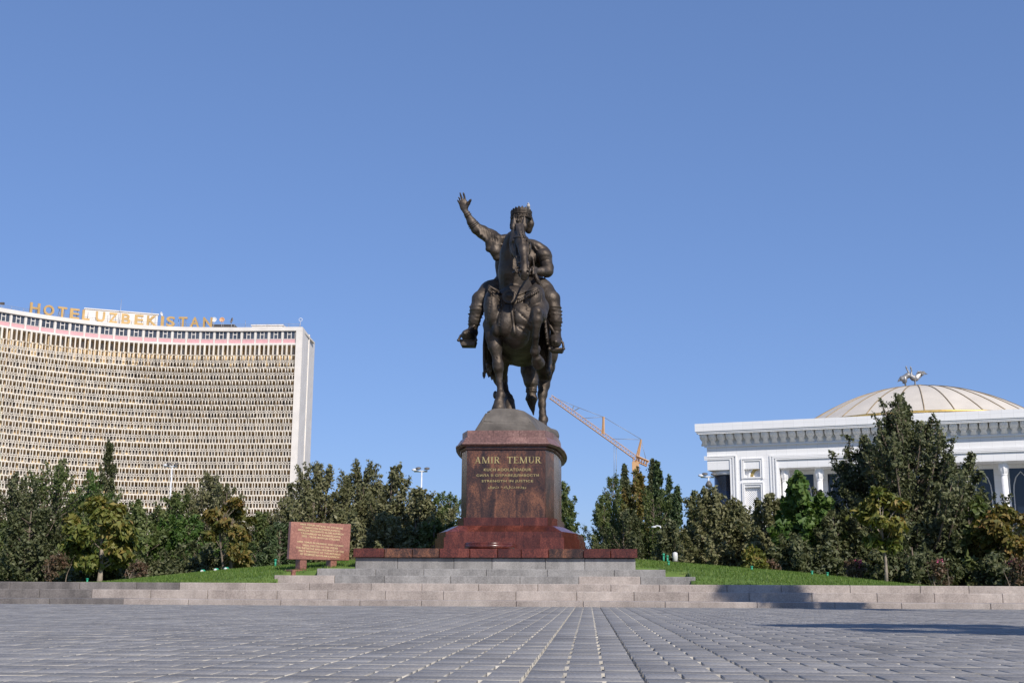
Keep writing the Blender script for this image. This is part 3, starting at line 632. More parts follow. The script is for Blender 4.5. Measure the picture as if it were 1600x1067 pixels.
# standing foreleg
s.chain([(S(771, 508, 37.6), 0.36), (S(771.5, 526, 37.45), 0.275), (S(773.5, 542, 37.4), 0.225), (S(776.5, 558, 37.42), 0.15), (S(778, 568, 37.4), 0.175), (S(778.5, 575, 37.42), 0.17), (S(780, 585, 37.5), 0.115), (S(780.5, 600, 37.55), 0.098), (S(781.5, 611, 37.55), 0.105), (S(782, 617, 37.5), 0.15), (S(780.5, 625, 37.42), 0.115)], 0.045)
s.cap(S(780, 629, 37.45), S(779.5, 639, 37.4), 0.175, 0.235, 0.03)
s.ell(S(774, 617, 37.85), (0.08, 0.1, 0.14), 0.05); s.ell(S(778, 571, 37.32), (0.13, 0.08, 0.17), 0.05)
s.cap(S(768, 535, 37.4), S(776, 560, 37.35), 0.09, 0.05, 0.04); s.cap(S(781, 532, 37.5), S(781, 552, 37.45), 0.11, 0.05, 0.05)
s.cap(S(772, 541, 37.33), S(777, 563, 37.3), 0.02, 0.02, 0.04, op='sub')
# lifted foreleg
s.chain([(S(841, 480, 37.4), 0.36), (S(842, 493, 36.8), 0.25), (S(840, 492, 36.3), 0.185), (S(838.5, 490, 36.05), 0.17)], 0.06)
s.chain([(S(838.5, 488, 36.02), 0.185), (S(839, 500, 36.02), 0.17), (S(838.5, 509, 36.06), 0.12), (S(837, 525, 36.2), 0.105), (S(836, 540, 36.42), 0.10), (S(835.5, 549, 36.55), 0.145), (S(837, 557, 36.7), 0.115)], 0.04)
s.ell(S(841, 487, 35.9), (0.09, 0.08, 0.11), 0.03); s.ell(S(834.5, 493, 35.92), (0.045, 0.07, 0.15), 0.03); s.ell(S(842, 545, 36.6), (0.05, 0.09, 0.11), 0.03)
s.cap(S(838.5, 560, 36.75), S(841, 567, 37.0), 0.16, 0.215, 0.015)
# hind legs
s.chain([(S(836, 528, 41.3), 0.78), (S(849, 553, 41.3), 0.52), (S(852, 573, 41.7), 0.34), (S(851.5, 588, 42.15), 0.245), (S(850, 601, 42.1), 0.2), (S(847.5, 616, 41.95), 0.165), (S(847, 632, 41.85), 0.125), (S(847.5, 645, 41.8), 0.115), (S(849, 655, 41.75), 0.155), (S(848, 662, 41.65), 0.14)], 0.1)
s.cap(S(847, 665, 41.6), S(846, 675, 41.5), 0.18, 0.24, 0.03)
s.chain([(S(790, 530, 41.3), 0.75), (S(779, 555, 41.2), 0.48), (S(779, 575, 41.6), 0.33), (S(782, 592, 42.0), 0.25), (S(786, 606, 41.9), 0.17), (S(791, 616, 41.7), 0.13), (S(794, 622, 41.5), 0.16), (S(796, 630, 41.3), 0.15)], 0.1)
s.cap(S(796, 628, 41.2), S(796, 641, 41.1), 0.19, 0.23, 0.03)
# tail, bound with a band
s.chain([((X0 + 0.05, 42.7, zb + 0.7), 0.2), (S(822, 548, 43.25), 0.30), (S(827, 578, 43.3), 0.32), (S(829.5, 596, 43.3), 0.27), (S(830, 602, 43.3), 0.19)], 0.05)
for yy in (604.5, 608, 611.5): s.cap(S(829, yy, 43.3), S(831, yy, 43.3), 0.185, 0.185, 0.015, (1, 1, 0.35))
for i in range(9):
    a_ = 2 * math.pi * i / 9; s.cap(S(830, 615, 43.3) + np.array([math.cos(a_), math.sin(a_), 0]) * 0.1, S(830.5 + 1.5 * math.cos(a_), 623, 43.3) + np.array([math.cos(a_), math.sin(a_), 0]) * 0.12, 0.07, 0.085, 0.03)
    s.cap(S(830.5 + 1.5 * math.cos(a_), 623, 43.3) + np.array([math.cos(a_), math.sin(a_), 0]) * 0.12, S(833.5, 640 + (i % 3) * 4, 43.3), 0.085, 0.02, 0.03)
    a2 = a_ + 0.2; s.cap(S(825, 570, 43.3) + np.array([math.cos(a2), math.sin(a2), 0]) * 0.24, S(830, 600, 43.3) + np.array([math.cos(a2), math.sin(a2), 0]) * 0.2, 0.07, 0.06, 0.03)
s.rough(0.010, 6, 2)
hme = s.mesh('horse'); mk('horse', hme, M_bronze, statue)
from mathutils.bvhtree import BVHTree
_v = np.empty(len(hme.vertices) * 3, np.float32); hme.vertices.foreach_get('co', _v); HB = BVHTree.FromPolygons([tuple(x) for x in _v.reshape(-1, 3)], [tuple(p.vertices) for p in hme.polygons])
def snap(px, py, Y, out=0.02):
    d = ray(px, py).normalized(); h = HB.ray_cast(CAM, d)
    return np.array(h[0] - d * out) if h[0] is not None and abs(h[0].y - Y) < 1.2 else S(px, py, Y)

# rider
s = Sculpt((X0 - 2.2, 37.3, 7.1), (X0 + 2.0, 40.9, 14.5), 0.027)
s.chain([(S(806, 452, 39.75), 0.62), (S(808, 428, 39.7), 0.60), (S(810, 405, 39.6), 0.56), (S(811, 388, 39.55), 0.46)], 0.2, (1.05, 0.8, 1))
s.cap(S(783, 384, 39.55), S(838, 392, 39.5), 0.27, 0.26, 0.2); s.cap(S(811, 382, 39.5), S(813, 355, 39.45), 0.24, 0.17, 0.12)
s.ell(S(798, 400, 39.2), (0.33, 0.2, 0.3), 0.12); s.ell(S(826, 402, 39.2), (0.33, 0.2, 0.3), 0.12)
# head: skull, brow, nose, cheeks, moustache and pointed beard, turned slightly to its right
hc = S(813.5, 343, 39.35); s.ell(hc, (0.29, 0.34, 0.40), 0.05); s.ell(hc + np.array([-0.02, -0.08, -0.22]), (0.22, 0.24, 0.2), 0.06)
s.cap(S(804, 337.2, 39.08), S(810, 338.2, 39.0), 0.035, 0.035, 0.04); s.cap(S(813, 338.2, 39.0), S(820, 337.2, 39.07), 0.035, 0.035, 0.04)
s.cap(S(810.5, 338.5, 38.99), S(809.8, 345, 38.93), 0.035, 0.06, 0.03); s.ell(S(807.5, 345, 38.99), (0.035, 0.04, 0.03), 0.02); s.ell(S(812.5, 345, 38.98), (0.035, 0.04, 0.03), 0.02)
for ex in (806.8, 815.2):
    s.ell(S(ex, 340.2, 38.98), (0.06, 0.05, 0.04), 0.03, 'sub'); s.ell(S(ex, 340.4, 39.04), (0.045, 0.04, 0.03), 0.01)
s.ell(S(804, 345, 39.09), (0.09, 0.08, 0.09), 0.05); s.ell(S(818, 345, 39.08), (0.09, 0.08, 0.09), 0.05)
s.cap(S(809.5, 348, 38.97), S(804, 352, 39.06), 0.045, 0.025, 0.02); s.cap(S(811, 348, 38.97), S(817, 352, 39.06), 0.045, 0.025, 0.02)
s.cap(S(808, 350.3, 38.96), S(813, 350.3, 38.96), 0.012, 0.012, 0.015, op='sub'); s.cap(S(808.5, 351.8, 38.99), S(812.5, 351.8, 38.99), 0.03, 0.03, 0.02)
s.chain([(S(810.5, 355, 39.05), 0.15), (S(810.5, 366, 38.98), 0.1), (S(811, 374, 38.95), 0.03)], 0.05)
for ex in (800.6, 826.6): s.ell(S(ex, 343, 39.38), (0.04, 0.07, 0.1), 0.03)
s.chain([(S(827, 338, 39.5), 0.10), (S(829, 350, 39.52), 0.13), (S(826, 360, 39.6), 0.12)], 0.04); s.chain([(S(801, 340, 39.5), 0.08), (S(801, 356, 39.55), 0.1)], 0.04)   # neck guard
# raised right arm with wide sleeve
s.chain([(S(781, 381, 39.5), 0.29), (S(766, 370, 39.35), 0.265), (S(754, 363, 39.25), 0.225), (S(744.5, 357.5, 39.15), 0.195)], 0.06)
s.chain([(S(744.5, 357.5, 39.15), 0.185), (S(737, 347, 39.05), 0.16), (S(730.5, 336, 38.97), 0.105), (S(727.5, 330, 38.93), 0.085), (S(726.5, 327, 38.92), 0.085)], 0.05)
for px_, py_, rr in ((730.2, 335.2, 0.122), (729.2, 332.6, 0.112), (737.5, 350.5, 0.195), (738.8, 353, 0.195)):
    d_ = (S(744.5, 357.5, 39.15) - S(727.5, 330, 38.93)); d_ /= np.linalg.norm(d_); c_ = S(px_, py_, 39.0); s.cap(c_ - d_ * 0.004, c_ + d_ * 0.004, rr, rr, 0.01, None) if False else None
s.chain([(S(770, 370, 39.25), 0.22), (S(767, 380, 39.15), 0.19), (S(764, 389, 39.1), 0.12)], 0.05); s.chain([(S(776, 376, 39.2), 0.24), (S(774, 392, 39.15), 0.2), (S(776, 402, 39.2), 0.14)], 0.06)
for i in range(7):   # sleeve folds
    x_ = 748 + i * 4.2; y_ = 351 + i * 2.6
    s.cap(S(x_, y_ + 1, 39.05), S(x_ + 3 + i * 0.4, y_ + 16 + i * 1.6, 38.98 + 0.02 * i), 0.035, 0.05, 0.035); s.cap(S(x_ + 2.4, y_ + 3, 39.0), S(x_ + 5.0, y_ + 16 + i, 38.93), 0.016, 0.02, 0.03, op='sub')
# open right hand
def hpt(zx, zy, Y): return S(700 + zx / 10.67, 295 + zy / 10.67, Y)
s.chain([(hpt(285, 370, 38.92), 0.085), (hpt(268, 310, 38.9), 0.125), (hpt(255, 245, 38.88), 0.15)], 0.04, (1, 0.55, 1))
s.cap(hpt(222, 232, 38.88), hpt(292, 222, 38.88), 0.06, 0.065, 0.03)
for (b0, mid, tip, r0) in (((190, 240), (172, 212), (154, 190), 0.034), ((218, 215), (196, 180), (178, 146), 0.036), ((245, 205), (222, 140), (200, 72), 0.038), ((290, 200), (275, 138), (257, 72), 0.038)):
    s.chain([(hpt(*b0, 38.88), r0), (hpt(*mid, 38.84), r0 * 0.88), (hpt(*tip, 38.76), r0 * 0.66)], 0.008)
s.chain([(hpt(300, 320, 38.88), 0.07), (hpt(343, 245, 38.82), 0.058), (hpt(366, 208, 38.78), 0.046), (hpt(380, 186, 38.76), 0.036)], 0.03)
# left arm holding the reins
s.chain([(S(842, 394, 39.45), 0.27), (S(852, 407, 39.25), 0.23), (S(856, 418, 39.05), 0.20), (S(855, 424, 38.95), 0.205), (S(846, 424.5, 38.7), 0.155), (S(838, 424, 38.5), 0.105)], 0.05)
s.ell(S(834, 424.5, 38.42), (0.13, 0.11, 0.13), 0.03)
for i in range(4):
    z_ = 420.5 + i * 2.6; s.chain([(S(836.5, z_ - 1, 38.33), 0.042), (S(833, z_ - 0.5, 38.24), 0.042), (S(830.3, z_ + 0.3, 38.30), 0.036), (S(831, z_ + 0.8, 38.40), 0.03)], 0.012)
s.chain([(S(838, 419.5, 38.42), 0.05), (S(833, 417.8, 38.34), 0.042), (S(829.5, 418.5, 38.33), 0.034)], 0.02)
s.ell(S(850, 400, 39.2), (0.30, 0.34, 0.24), 0.015, rot=Matrix.Rotation(0.35, 3, 'Y')); s.ell(S(851.5, 405, 39.18), (0.235, 0.28, 0.2), 0.015, rot=Matrix.Rotation(0.3, 3, 'Y'))   # short sleeve hem
# mantle over both shoulders with a rolled edge
s.ell(S(840, 389, 39.45), (0.56, 0.46, 0.23), 0.02, rot=Matrix.Rotation(0.52, 3, 'Y')); s.ell(S(785, 378, 39.5), (0.50, 0.44, 0.22), 0.02, rot=Matrix.Rotation(-0.28, 3, 'Y'))
s.chain([(S(828, 376, 39.1), 0.03), (S(838, 390, 39.0), 0.028), (S(850, 397, 38.98), 0.028), (S(860, 401, 39.15), 0.025)], 0.03); s.chain([(S(797, 373, 39.15), 0.03), (S(788, 384, 39.05), 0.028), (S(776, 377, 39.1), 0.028), (S(768, 369, 39.15), 0.025)], 0.03)
s.chain([(S(826, 394, 39.08), 0.03), (S(833, 404, 39.02), 0.03), (S(836, 432, 39.05), 0.04)], 0.05)
s.cap(S(796, 431, 39.4), S(824, 432, 39.4), 0.36, 0.36, 0.1, (1, 1, 0.25)); s.ell(S(830, 416, 39.75), (0.50, 0.35, 0.72), 0.1); s.ell(S(792, 412, 39.75), (0.42, 0.35, 0.7), 0.1)     # belt
for i in range(6): s.cap(S(784 + i * 3.2, 395, 39.12), S(782 + i * 4.0, 428, 39.08), 0.03, 0.05, 0.04)
# thighs, shins with ringed greaves, boots
def leg(kn, pts, foot):
    s.chain(kn, 0.12); s.chain(pts, 0.05); s.chain(foot, 0.05)
leg([(S(790, 452, 39.7), 0.50), (S(768, 458, 39.1), 0.42), (S(751, 468, 38.65), 0.30)], [(S(751, 468, 38.65), 0.29), (S(746, 482, 38.6), 0.24), (S(741.5, 500, 38.68), 0.20), (S(739, 515, 38.8), 0.15), (S(738.5, 522, 38.82), 0.14)],
    [(S(739, 520, 38.82), 0.18), (S(734, 523, 38.5), 0.21), (S(729, 523.5, 38.2), 0.18), (S(726, 521, 37.95), 0.06)])
leg([(S(826, 450, 39.7), 0.50), (S(846, 456, 39.1), 0.42), (S(861, 468, 38.65), 0.31)], [(S(861, 468, 38.65), 0.30), (S(865, 482, 38.6), 0.235), (S(867.5, 500, 38.65), 0.215), (S(868.5, 517, 38.75), 0.165), (S(868.5, 524, 38.8), 0.14)],
    [(S(868.5, 524, 38.8), 0.18), (S(868.5, 532, 38.5), 0.20), (S(868.5, 536, 38.2), 0.17), (S(868.5, 534, 37.95), 0.06)])
for i in range(7):
    t = i / 6; c_ = S(746.5 - 6.5 * t, 480 + 33 * t, 38.6 + 0.17 * t); r_ = 0.262 - 0.095 * t; s.cap(c_ + np.array([-0.02, 0, 0.0]), c_ + np.array([0.02, 0, 0]), r_, r_, 0.012, (1, 1, 0.16))
    c_ = S(865 + 3.2 * t, 481 + 34 * t, 38.6 + 0.13 * t); r_ = 0.262 - 0.08 * t; s.cap(c_ + np.array([-0.02, 0, 0.0]), c_ + np.array([0.02, 0, 0]), r_, r_, 0.012, (1, 1, 0.16))
s.rough(0.008, 6, 4)
rider = mk('rider', s.mesh('rider'), M_bronze, statue)

# bracelet rings on the raised arm
def ring(name, c, axis, R, r_, parent, mat=M_bronze, n=20, m_=8, sq=1.0):
    q = Vector(axis).normalized().to_track_quat('Z', 'Y'); V = []; F = []
    for i in range(n):
        a = 2 * math.pi * i / n
        for j in range(m_):
            t = 2 * math.pi * j / m_; V.append(tuple(Vector(c) + q @ Vector(((R + r_ * math.cos(t)) * math.cos(a), (R + r_ * math.cos(t)) * math.sin(a) * sq, r_ * math.sin(t)))))
    for i in range(n):
        for j in range(m_): F.append((i*m_+j, ((i+1)%n)*m_+j, ((i+1)%n)*m_+(j+1)%m_, i*m_+(j+1)%m_))
    return MB().add(V, F, True).build(name, mat, parent)
ad = Vector(S(744.5, 357.5, 39.15) - S(727.5, 330, 38.93))
for px_, py_, Y_, rr in ((729.6, 333.8, 38.96, 0.108), (731.2, 336.8, 38.98, 0.118), (739.5, 350.5, 39.08, 0.18), (741, 352.8, 39.1, 0.185)): ring('arm_band', S(px_, py_, Y_), ad, rr, 0.022, statue)
# crown with pointed rim
hcv = Vector(S(814.5, 337, 39.38)); hcv.z = S(814, 338.5, 39.05)[2]; m_ = MB(); nn = 40; top = S(812, 324.5, 39.1)[2] - hcv.z
for i in range(nn):
    a0 = 2 * math.pi * i / nn; a1 = 2 * math.pi * (i + 1) / nn; z0_ = top * (0.95 if i % 2 else 0.76); z1_ = top * (0.76 if i % 2 else 0.95)
    fr = lambda a: 0.86 + 0.30 * max(0, -math.sin(a)) ** 2
    f = lambda a, R, z: (hcv.x + R * math.cos(a), hcv.y + R * 1.1 * math.sin(a), hcv.z + z)
    m_.hexa([f(a0, 0.335, -0.02), f(a1, 0.335, -0.02), f(a1, 0.29, -0.02), f(a0, 0.29, -0.02)], [f(a0, 0.385, z0_ * fr(a0)), f(a1, 0.385, z1_ * fr(a1)), f(a1, 0.345, z1_ * fr(a1)), f(a0, 0.345, z0_ * fr(a0))])
crown = m_.build('crown', M_bronze, statue)
ring('crown_band', hcv + Vector((0, 0, 0.02)), (0, 0, 1), 0.345, 0.03, crown, sq=1.08); ring('crown_band', hcv + Vector((0, 0, top * 0.4)), (0, 0, 1), 0.365, 0.02, crown, sq=1.08)
for i in range(14):
    a = 2 * math.pi * i / 14; MB().lathe([(0.0, -0.035), (0.03, -0.02), (0.035, 0.01), (0.0, 0.04)], 6, (hcv.x + 0.36 * math.cos(a), hcv.y + 0.39 * math.sin(a), hcv.z + top * 0.22)).build('crown_stud', M_bronze, crown)
MB().lathe([(0.36, top * 0.25), (0.33, top * 0.6), (0.22, top * 0.92), (0.06, top * 1.12)], 20, hcv).build('crown_cap', M_bronze, crown)
# harness: medallion, breast straps with leaf tassels, hanging strap, noseband, reins, bit ring
mc = Vector(snap(796.5, 464, 36.82, 0.06)); md = MB(); V = []; 
prof = [(0.255, 0.0), (0.265, 0.04), (0.235, 0.065), (0.20, 0.04), (0.17, 0.045), (0.15, 0.07), (0.10, 0.075), (0.085, 0.12), (0.05, 0.15), (0.01, 0.16)]
md.lathe(prof, 28); MM = Matrix.Translation(mc) @ Matrix.Rotation(math.radians(90 - 12), 4, 'X')
md.build('medallion', M_bronze, statue, MM); MB().lathe([(0.25, -0.25), (0.25, 0.0)], 20).build('medallion_boss', M_bronze, statue, MM)
def strap(name, pts, w, th=0.03, tass=0, tl=0.14):
    o_ = MB().tube([Vector(p) for p in pts], w, 8).build(name, M_bronze, statue)
    if tass:
        pp = [Vector(p) for p in pts]
        for i in range(tass):
            t = (i + 0.5) / tass * (len(pp) - 1); k = min(int(t), len(pp) - 2); c_ = pp[k].lerp(pp[k + 1], t - k) + Vector((0, -0.03, -w))
            MB().tube([c_, c_ + Vector((0, -0.04, -tl * 0.4)), c_ + Vector((0.0, -0.01, -tl))], [0.025, 0.05, 0.008], 6).build('tassel', M_bronze, o_)
    return o_
strap('breast_strap', [snap(790 - 3.4 * i, 462 - 1.9 * i, 36.9, 0.02) for i in range(9)], 0.045)
strap('breast_strap', [snap(806 + 4 * i, 462 - 1.4 * i, 36.9, 0.02) for i in range(10)], 0.04)
strap('tassel_strap', [snap(763 + 3 * i, 449 + 3.0 * i, 36.8, 0.015) for i in range(7)], 0.035, tass=10)
strap('tassel_strap', [snap(809 + 3.7 * i, 468 - 1.95 * i, 36.7, 0.015) for i in range(10)], 0.035, tass=13)
strap('hanging_strap', [snap(798 + 0.75 * i, 474 + 5.5 * i, 36.7, 0.015) for i in range(10)], 0.048)
ring('noseband', S(817.5, 411, 36.08), (0.05, -0.3, 1), 0.165, 0.035, statue, sq=1.15); ring('noseband', S(817.8, 414.2, 36.06), (0.05, -0.3, 1), 0.16, 0.024, statue, sq=1.15)
ring('bit_ring', S(809.5, 422.5, 35.98), (0.5, -0.8, 0.2), 0.10, 0.032, statue); ring('bit_ring', S(826.5, 424, 36.0), (-0.8, -0.5, 0.2), 0.085, 0.03, statue)
strap('cheek_strap', [snap(825.5 - 0.15 * i, 420 - 6 * i, 36.2, 0.01) for i in range(9)], 0.03); strap('cheek_strap', [snap(809 - 0.6 * i, 420 - 6 * i, 36.2, 0.01) for i in range(9)], 0.03)
strap('brow_strap', [snap(803 + 3.4 * i, 371 - 0.8 * math.sin(i * 0.6), 36.6, 0.01) for i in range(7)], 0.03)
strap('rein', [S(826.5, 424, 36.0), S(827, 421, 36.9), S(829, 421, 37.7), S(832, 423, 38.3)], 0.035); strap('rein', [S(808.5, 424, 35.95), S(801, 426, 37.3), S(812, 424, 38.0), S(831, 425, 38.3)], 0.03)
strap('sword_hilt', [S(834, 417, 38.35), S(835, 425, 38.33), S(839, 437, 38.4), S(845, 448, 38.5)], 0.06); 
for i in range(8): ring('grip_ring', S(837 + i * 1.1, 432 + i * 2.2, 38.42), Vector(S(845, 448, 38.5) - S(835, 425, 38.33)), 0.06, 0.022, statue, n=12, m_=6)
# saddle cloth hanging on both sides, with a fringe
for sd, pts in ((-1, [(757, 490), (752, 505), (748, 525), (750, 549)]), (1, [(852, 490), (857, 505), (858, 525), (857, 545)])):
    m_ = MB(); L_ = [S(px_, py_, 39.2) for px_, py_ in pts]; q = []
    zb_ = [p[2] for p in L_]
    n_ = 14; prof = []
    for i in range(n_):
        y_ = 39.1 + 2.3 * i / (n_ - 1); prof.append(y_)
    ztop = zb + 0.75
    grid = []
    for i, y_ in enumerate(prof):
        drop = 8.05 - (0.32 if i in (0, 1) else 0) - 0.12 * math.sin(i * 2.1)
        col = []
        for t in (0, 0.3, 0.6, 0.85, 1.0):
            z_ = ztop + (drop - ztop) * t; xx = X0 + sd * (0.99 + 0.10 * math.sin(t * 2.6) + 0.05 * math.sin(i * 1.3) * t)
            col.append((xx, y_, z_))
        grid.append(col)
    V = []; F = []
    for side in (0, 0.06):
        for col in grid: V += [(x_ + sd * side, y_, z_) for x_, y_, z_ in col]
    nr = 5; off = n_ * nr
    for i in range(n_ - 1):
        for j in range(nr - 1):
            a = i * nr + j; F += [(a, a + 1, a + nr + 1, a + nr), (off + a, off + a + nr, off + a + nr + 1, off + a + 1)]
    for i in range(n_ - 1): a = i * nr + nr - 1; F.append((a, a + nr, off + a + nr, off + a)); a = i * nr; F.append((a, off + a, off + a + nr, a + nr))
    for j in range(nr - 1): F.append((j, off + j, off + j + 1, j + 1)); a = (n_ - 1) * nr + j; F.append((a, a + 1, off + a + 1, off + a))
    cl = m_.add(V, F, True).build('saddle_cloth', M_bronze, statue)
    for i in range(n_): x_, y_, z_ = grid[i][-1]; MB().tube([(x_ + sd * 0.03, y_, z_ + 0.03), (x_ + sd * 0.03, y_, z_ - 0.1), (x_ + sd * 0.03, y_, z_ - 0.2)], [0.06, 0.055, 0.01], 6).build('fringe_tassel', M_bronze, cl)
# stirrups and stirrup leathers
for lx, rx, ty, by, ax in ((716.5, 743.5, 514, 531.5, 736), (858.5, 880.5, 523, 545, 868.5)):
    st_ = MB().tube([S(lx, by, 38.2), S(lx + 3, (by + ty) / 2 + 2, 38.3), S(ax - 1, ty, 38.45), S(rx - 1, (by + ty) / 2 + 2, 38.4), S(rx, by, 38.3)], 0.045, 8).build('stirrup', M_bronze, statue)
    a, c_ = S(lx, by, 38.15), S(rx, by, 38.2); m_ = MB(); bt = S((lx + rx) / 2, by + (9 if lx < 800 else 4), 38.3)[2]
    m_.hexa([(a[0] + 0.08, a[1], bt), (c_[0] - 0.05, c_[1], bt), (c_[0] - 0.05, c_[1] + 0.5, bt), (a[0] + 0.08, a[1] + 0.5, bt)], [(a[0], a[1] - 0.02, a[2] + 0.02), (c_[0], c_[1] - 0.02, c_[2] + 0.02), (c_[0], c_[1] + 0.55, c_[2] + 0.02), (a[0], a[1] + 0.55, a[2] + 0.02)])
    m_.build('tread', M_bronze, st_); MB().tube([a, c_], 0.04, 8).build('tread_bar', M_bronze, st_)
    for e_ in (a, c_): MB().lathe([(0.0, -0.06), (0.05, -0.03), (0.06, 0.0), (0.05, 0.03), (0.0, 0.06)], 8, e_).build('knob', M_bronze, st_)
strap('stirrup_leather', [S(868, 523, 38.5), S(860, 510, 38.6), S(855, 498, 38.7), S(852, 480, 38.8)], 0.05); strap('stirrup_leather', [S(737, 514, 38.5), S(744, 505, 38.7), S(752, 490, 38.8)], 0.05)
strap('studded_strap', [S(850, 470, 38.3), S(851, 495, 38.2), S(853, 515, 38.2), S(856, 538, 38.2)], 0.055, tass=8, tl=0.08)

# pigeon on the crown
pg = Vector(S(825.5, 327.5, 39.45)); Vector_ = Vector
def Vector(t): return Vector_((t[0] * 0.72, t[1] * 0.72, t[2] * 0.72))
s = Sculpt(pg - Vector((0.3, 0.35, 0.2)), pg + Vector((0.3, 0.35, 0.45)), 0.013)
s.cap(pg + Vector((0, 0.08, 0.05)), pg + Vector((0, -0.05, 0.16)), 0.062, 0.062, 0.04); s.cap(pg + Vector((0, -0.06, 0.2)), pg + Vector((0, -0.08, 0.27)), 0.038, 0.036, 0.04); s.cap(pg + Vector((0, -0.12, 0.27)), pg + Vector((0, -0.16, 0.26)), 0.018, 0.01, 0.01)
s.cap(pg + Vector((0, 0.12, 0.04)), pg + Vector((0, 0.26, -0.04)), 0.05, 0.03, 0.04, (1.3, 1, 0.5)); s.cap(pg + Vector((-0.03, -0.0, 0.05)), pg + Vector((-0.03, -0.0, -0.08)), 0.015, 0.013, 0.01); s.cap(pg + Vector((0.03, -0.0, 0.05)), pg + Vector((0.03, -0.0, -0.08)), 0.015, 0.013, 0.01)
Vector = Vector_
M_bird = plain('pale_feathers', (0.45, 0.42, 0.39), 0.85, noise=0.25, scale=9)
tag(mk('pigeon', s.mesh('pigeon'), M_bird), 'pale pigeon perched on the crown of the bronze rider', 'bird')
# ------------------------------------------------------------------ curved high-rise hotel
M_conc = plain('cream_concrete', (0.72, 0.655, 0.56), 0.85, noise=0.1, scale=0.6, var=0.06)
M_concw = plain('white_concrete', (0.70, 0.66, 0.61), 0.85, noise=0.08, scale=0.4)
M_back = plain('ochre_render', (0.62, 0.47, 0.28), 0.9, noise=0.25, scale=0.7)
M_pinkp = plain('pink_spandrel', (0.66, 0.36, 0.37), 0.7, noise=0.08, scale=1.0)
M_glass = plain('dark_window_glass', (0.06, 0.07, 0.09), 0.12, noise=0.4, scale=0.35)
M_curtain = plain('curtained_glass', (0.42, 0.40, 0.36), 0.3, noise=0.4, scale=0.4)
M_tan = plain('ochre_letter_metal', (0.52, 0.33, 0.12), 0.45, 0.2, noise=0.12, scale=0.8)
M_steel = plain('grey_steel', (0.35, 0.36, 0.38), 0.5, 0.5)
hz0 = P(473, 511, 265).z
hp = [PZ(px, py, hz0) for px, py in ((0, 481), (66, 491), (132, 500), (190, 506), (260, 510.3), (340, 511.3), (400, 511.2), (473, 511))]
cf = np.polyfit([p.x for p in hp], [p.y for p in hp], 3)
hx = np.linspace(P(473, 511, hp[-1].y).x, P(-60, 480, hp[0].y).x - 2, 600); hy = np.polyval(cf, hx)
hs = np.concatenate([[0], np.cumsum(np.hypot(np.diff(hx), np.diff(hy)))])       # arc length from the right end leftwards
def HF(s_, d=0.0):
    x = np.interp(s_, hs, hx); y = np.interp(s_, hs, hy); e = 0.5
    tx = np.interp(s_ + e, hs, hx) - np.interp(s_ - e, hs, hx); ty = np.interp(s_ + e, hs, hy) - np.interp(s_ - e, hs, hy); L = math.hypot(tx, ty); tx /= L; ty /= L
    nx, ny_ = -ty, tx                     # to the viewer's side
    if ny_ > 0: nx, ny_ = -nx, -ny_
    return Vector((x + nx * d, y + ny_ * d, 0)), math.atan2(-ty, -tx)
hotel = empty('curved_hotel', (HF(35)[0].x, HF(35)[0].y, 0), 'long curved cream high-rise hotel with lattice sunscreens behind the trees', 'building')
def sweep(name, s0, s1, d0, d1, z0, z1, mat, parent=hotel, step=2.5):
    n_ = max(2, int((s1 - s0) / step) + 1); V = []; F = []
    for i in range(n_):
        s_ = s0 + (s1 - s0) * i / (n_ - 1); a = HF(s_, d0)[0]; c_ = HF(s_, d1)[0]
        V += [(a.x, a.y, z0), (c_.x, c_.y, z0), (c_.x, c_.y, z1), (a.x, a.y, z1)]
    for i in range(n_ - 1):
        for k in range(4): F.append((i*4+k, i*4+(k+1)%4, i*4+4+(k+1)%4, i*4+4+k))
    F += [(3, 2, 1, 0), tuple((n_-1)*4 + k for k in range(4))]
    bm = bmesh.new(); vs_ = [bm.verts.new(v) for v in V]
    for f in F: bm.faces.new([vs_[i] for i in f])
    bmesh.ops.recalc_face_normals(bm, faces=bm.faces); me = bpy.data.meshes.new(name); bm.to_mesh(me); bm.free()
    return mk(name, me, mat, parent)
def HM(s_, d, z): p, a = HF(s_, d); return T(p.x, p.y, z, a)
SE = hs[-1] - 1; z_f = hz0 - 0.9; z_w = z_f - 1.95; z_p = z_w - 0.98; z_b = z_p - 0.45; z_l = z_b - 2.55; FH = 2.96
sweep('roof_fascia', -0.0, SE, 0.15, -2.4, z_f, hz0, M_concw); sweep('roof_deck', 0, SE, -2.4, -15, hz0 - 0.9, hz0 - 0.5, M_conc)
sweep('storey_band', 1.5, SE, 0.05, -2.4, z_b, z_p, M_concw); sweep('upper_wall', 1.5, SE, -0.45, -2.0, z_p, z_f, M_concw)
sweep('back_wall', 0.4, SE, -2.2, -3.2, -0.1, z_b, M_back)
s_bay0 = 1.5; BW = 3.24
nb = int((SE - s_bay0) / BW)
wf = MB(); w_, h_ = BW - 0.45, 1.95
for xa, xb, za, zb_ in ((-w_/2, w_/2, 0, 0.1), (-w_/2, w_/2, h_ - 0.1, h_), (-w_/2, -w_/2 + 0.09, 0.1, h_ - 0.1), (w_/2 - 0.09, w_/2, 0.1, h_ - 0.1), (-0.52, -0.36, 0.1, h_ - 0.1), (0.36, 0.52, 0.1, h_ - 0.1), (-0.36, 0.36, 1.08, 1.24)):
    wf.box(xa, xb, -0.14, 0.0, za, zb_)
wf = wf.mesh('window'); pn = MB().box(-w_/2 + 0.09, w_/2 - 0.09, -0.05, -0.01, 0.1, h_ - 0.1).mesh('pane'); sp = MB().box(-w_/2, w_/2, -0.1, 0.02, 0, 0.9).mesh('spandrel'); pil = MB().box(-0.19, 0.19, -0.22, 0.06, 0, 2.95).mesh('pillar')
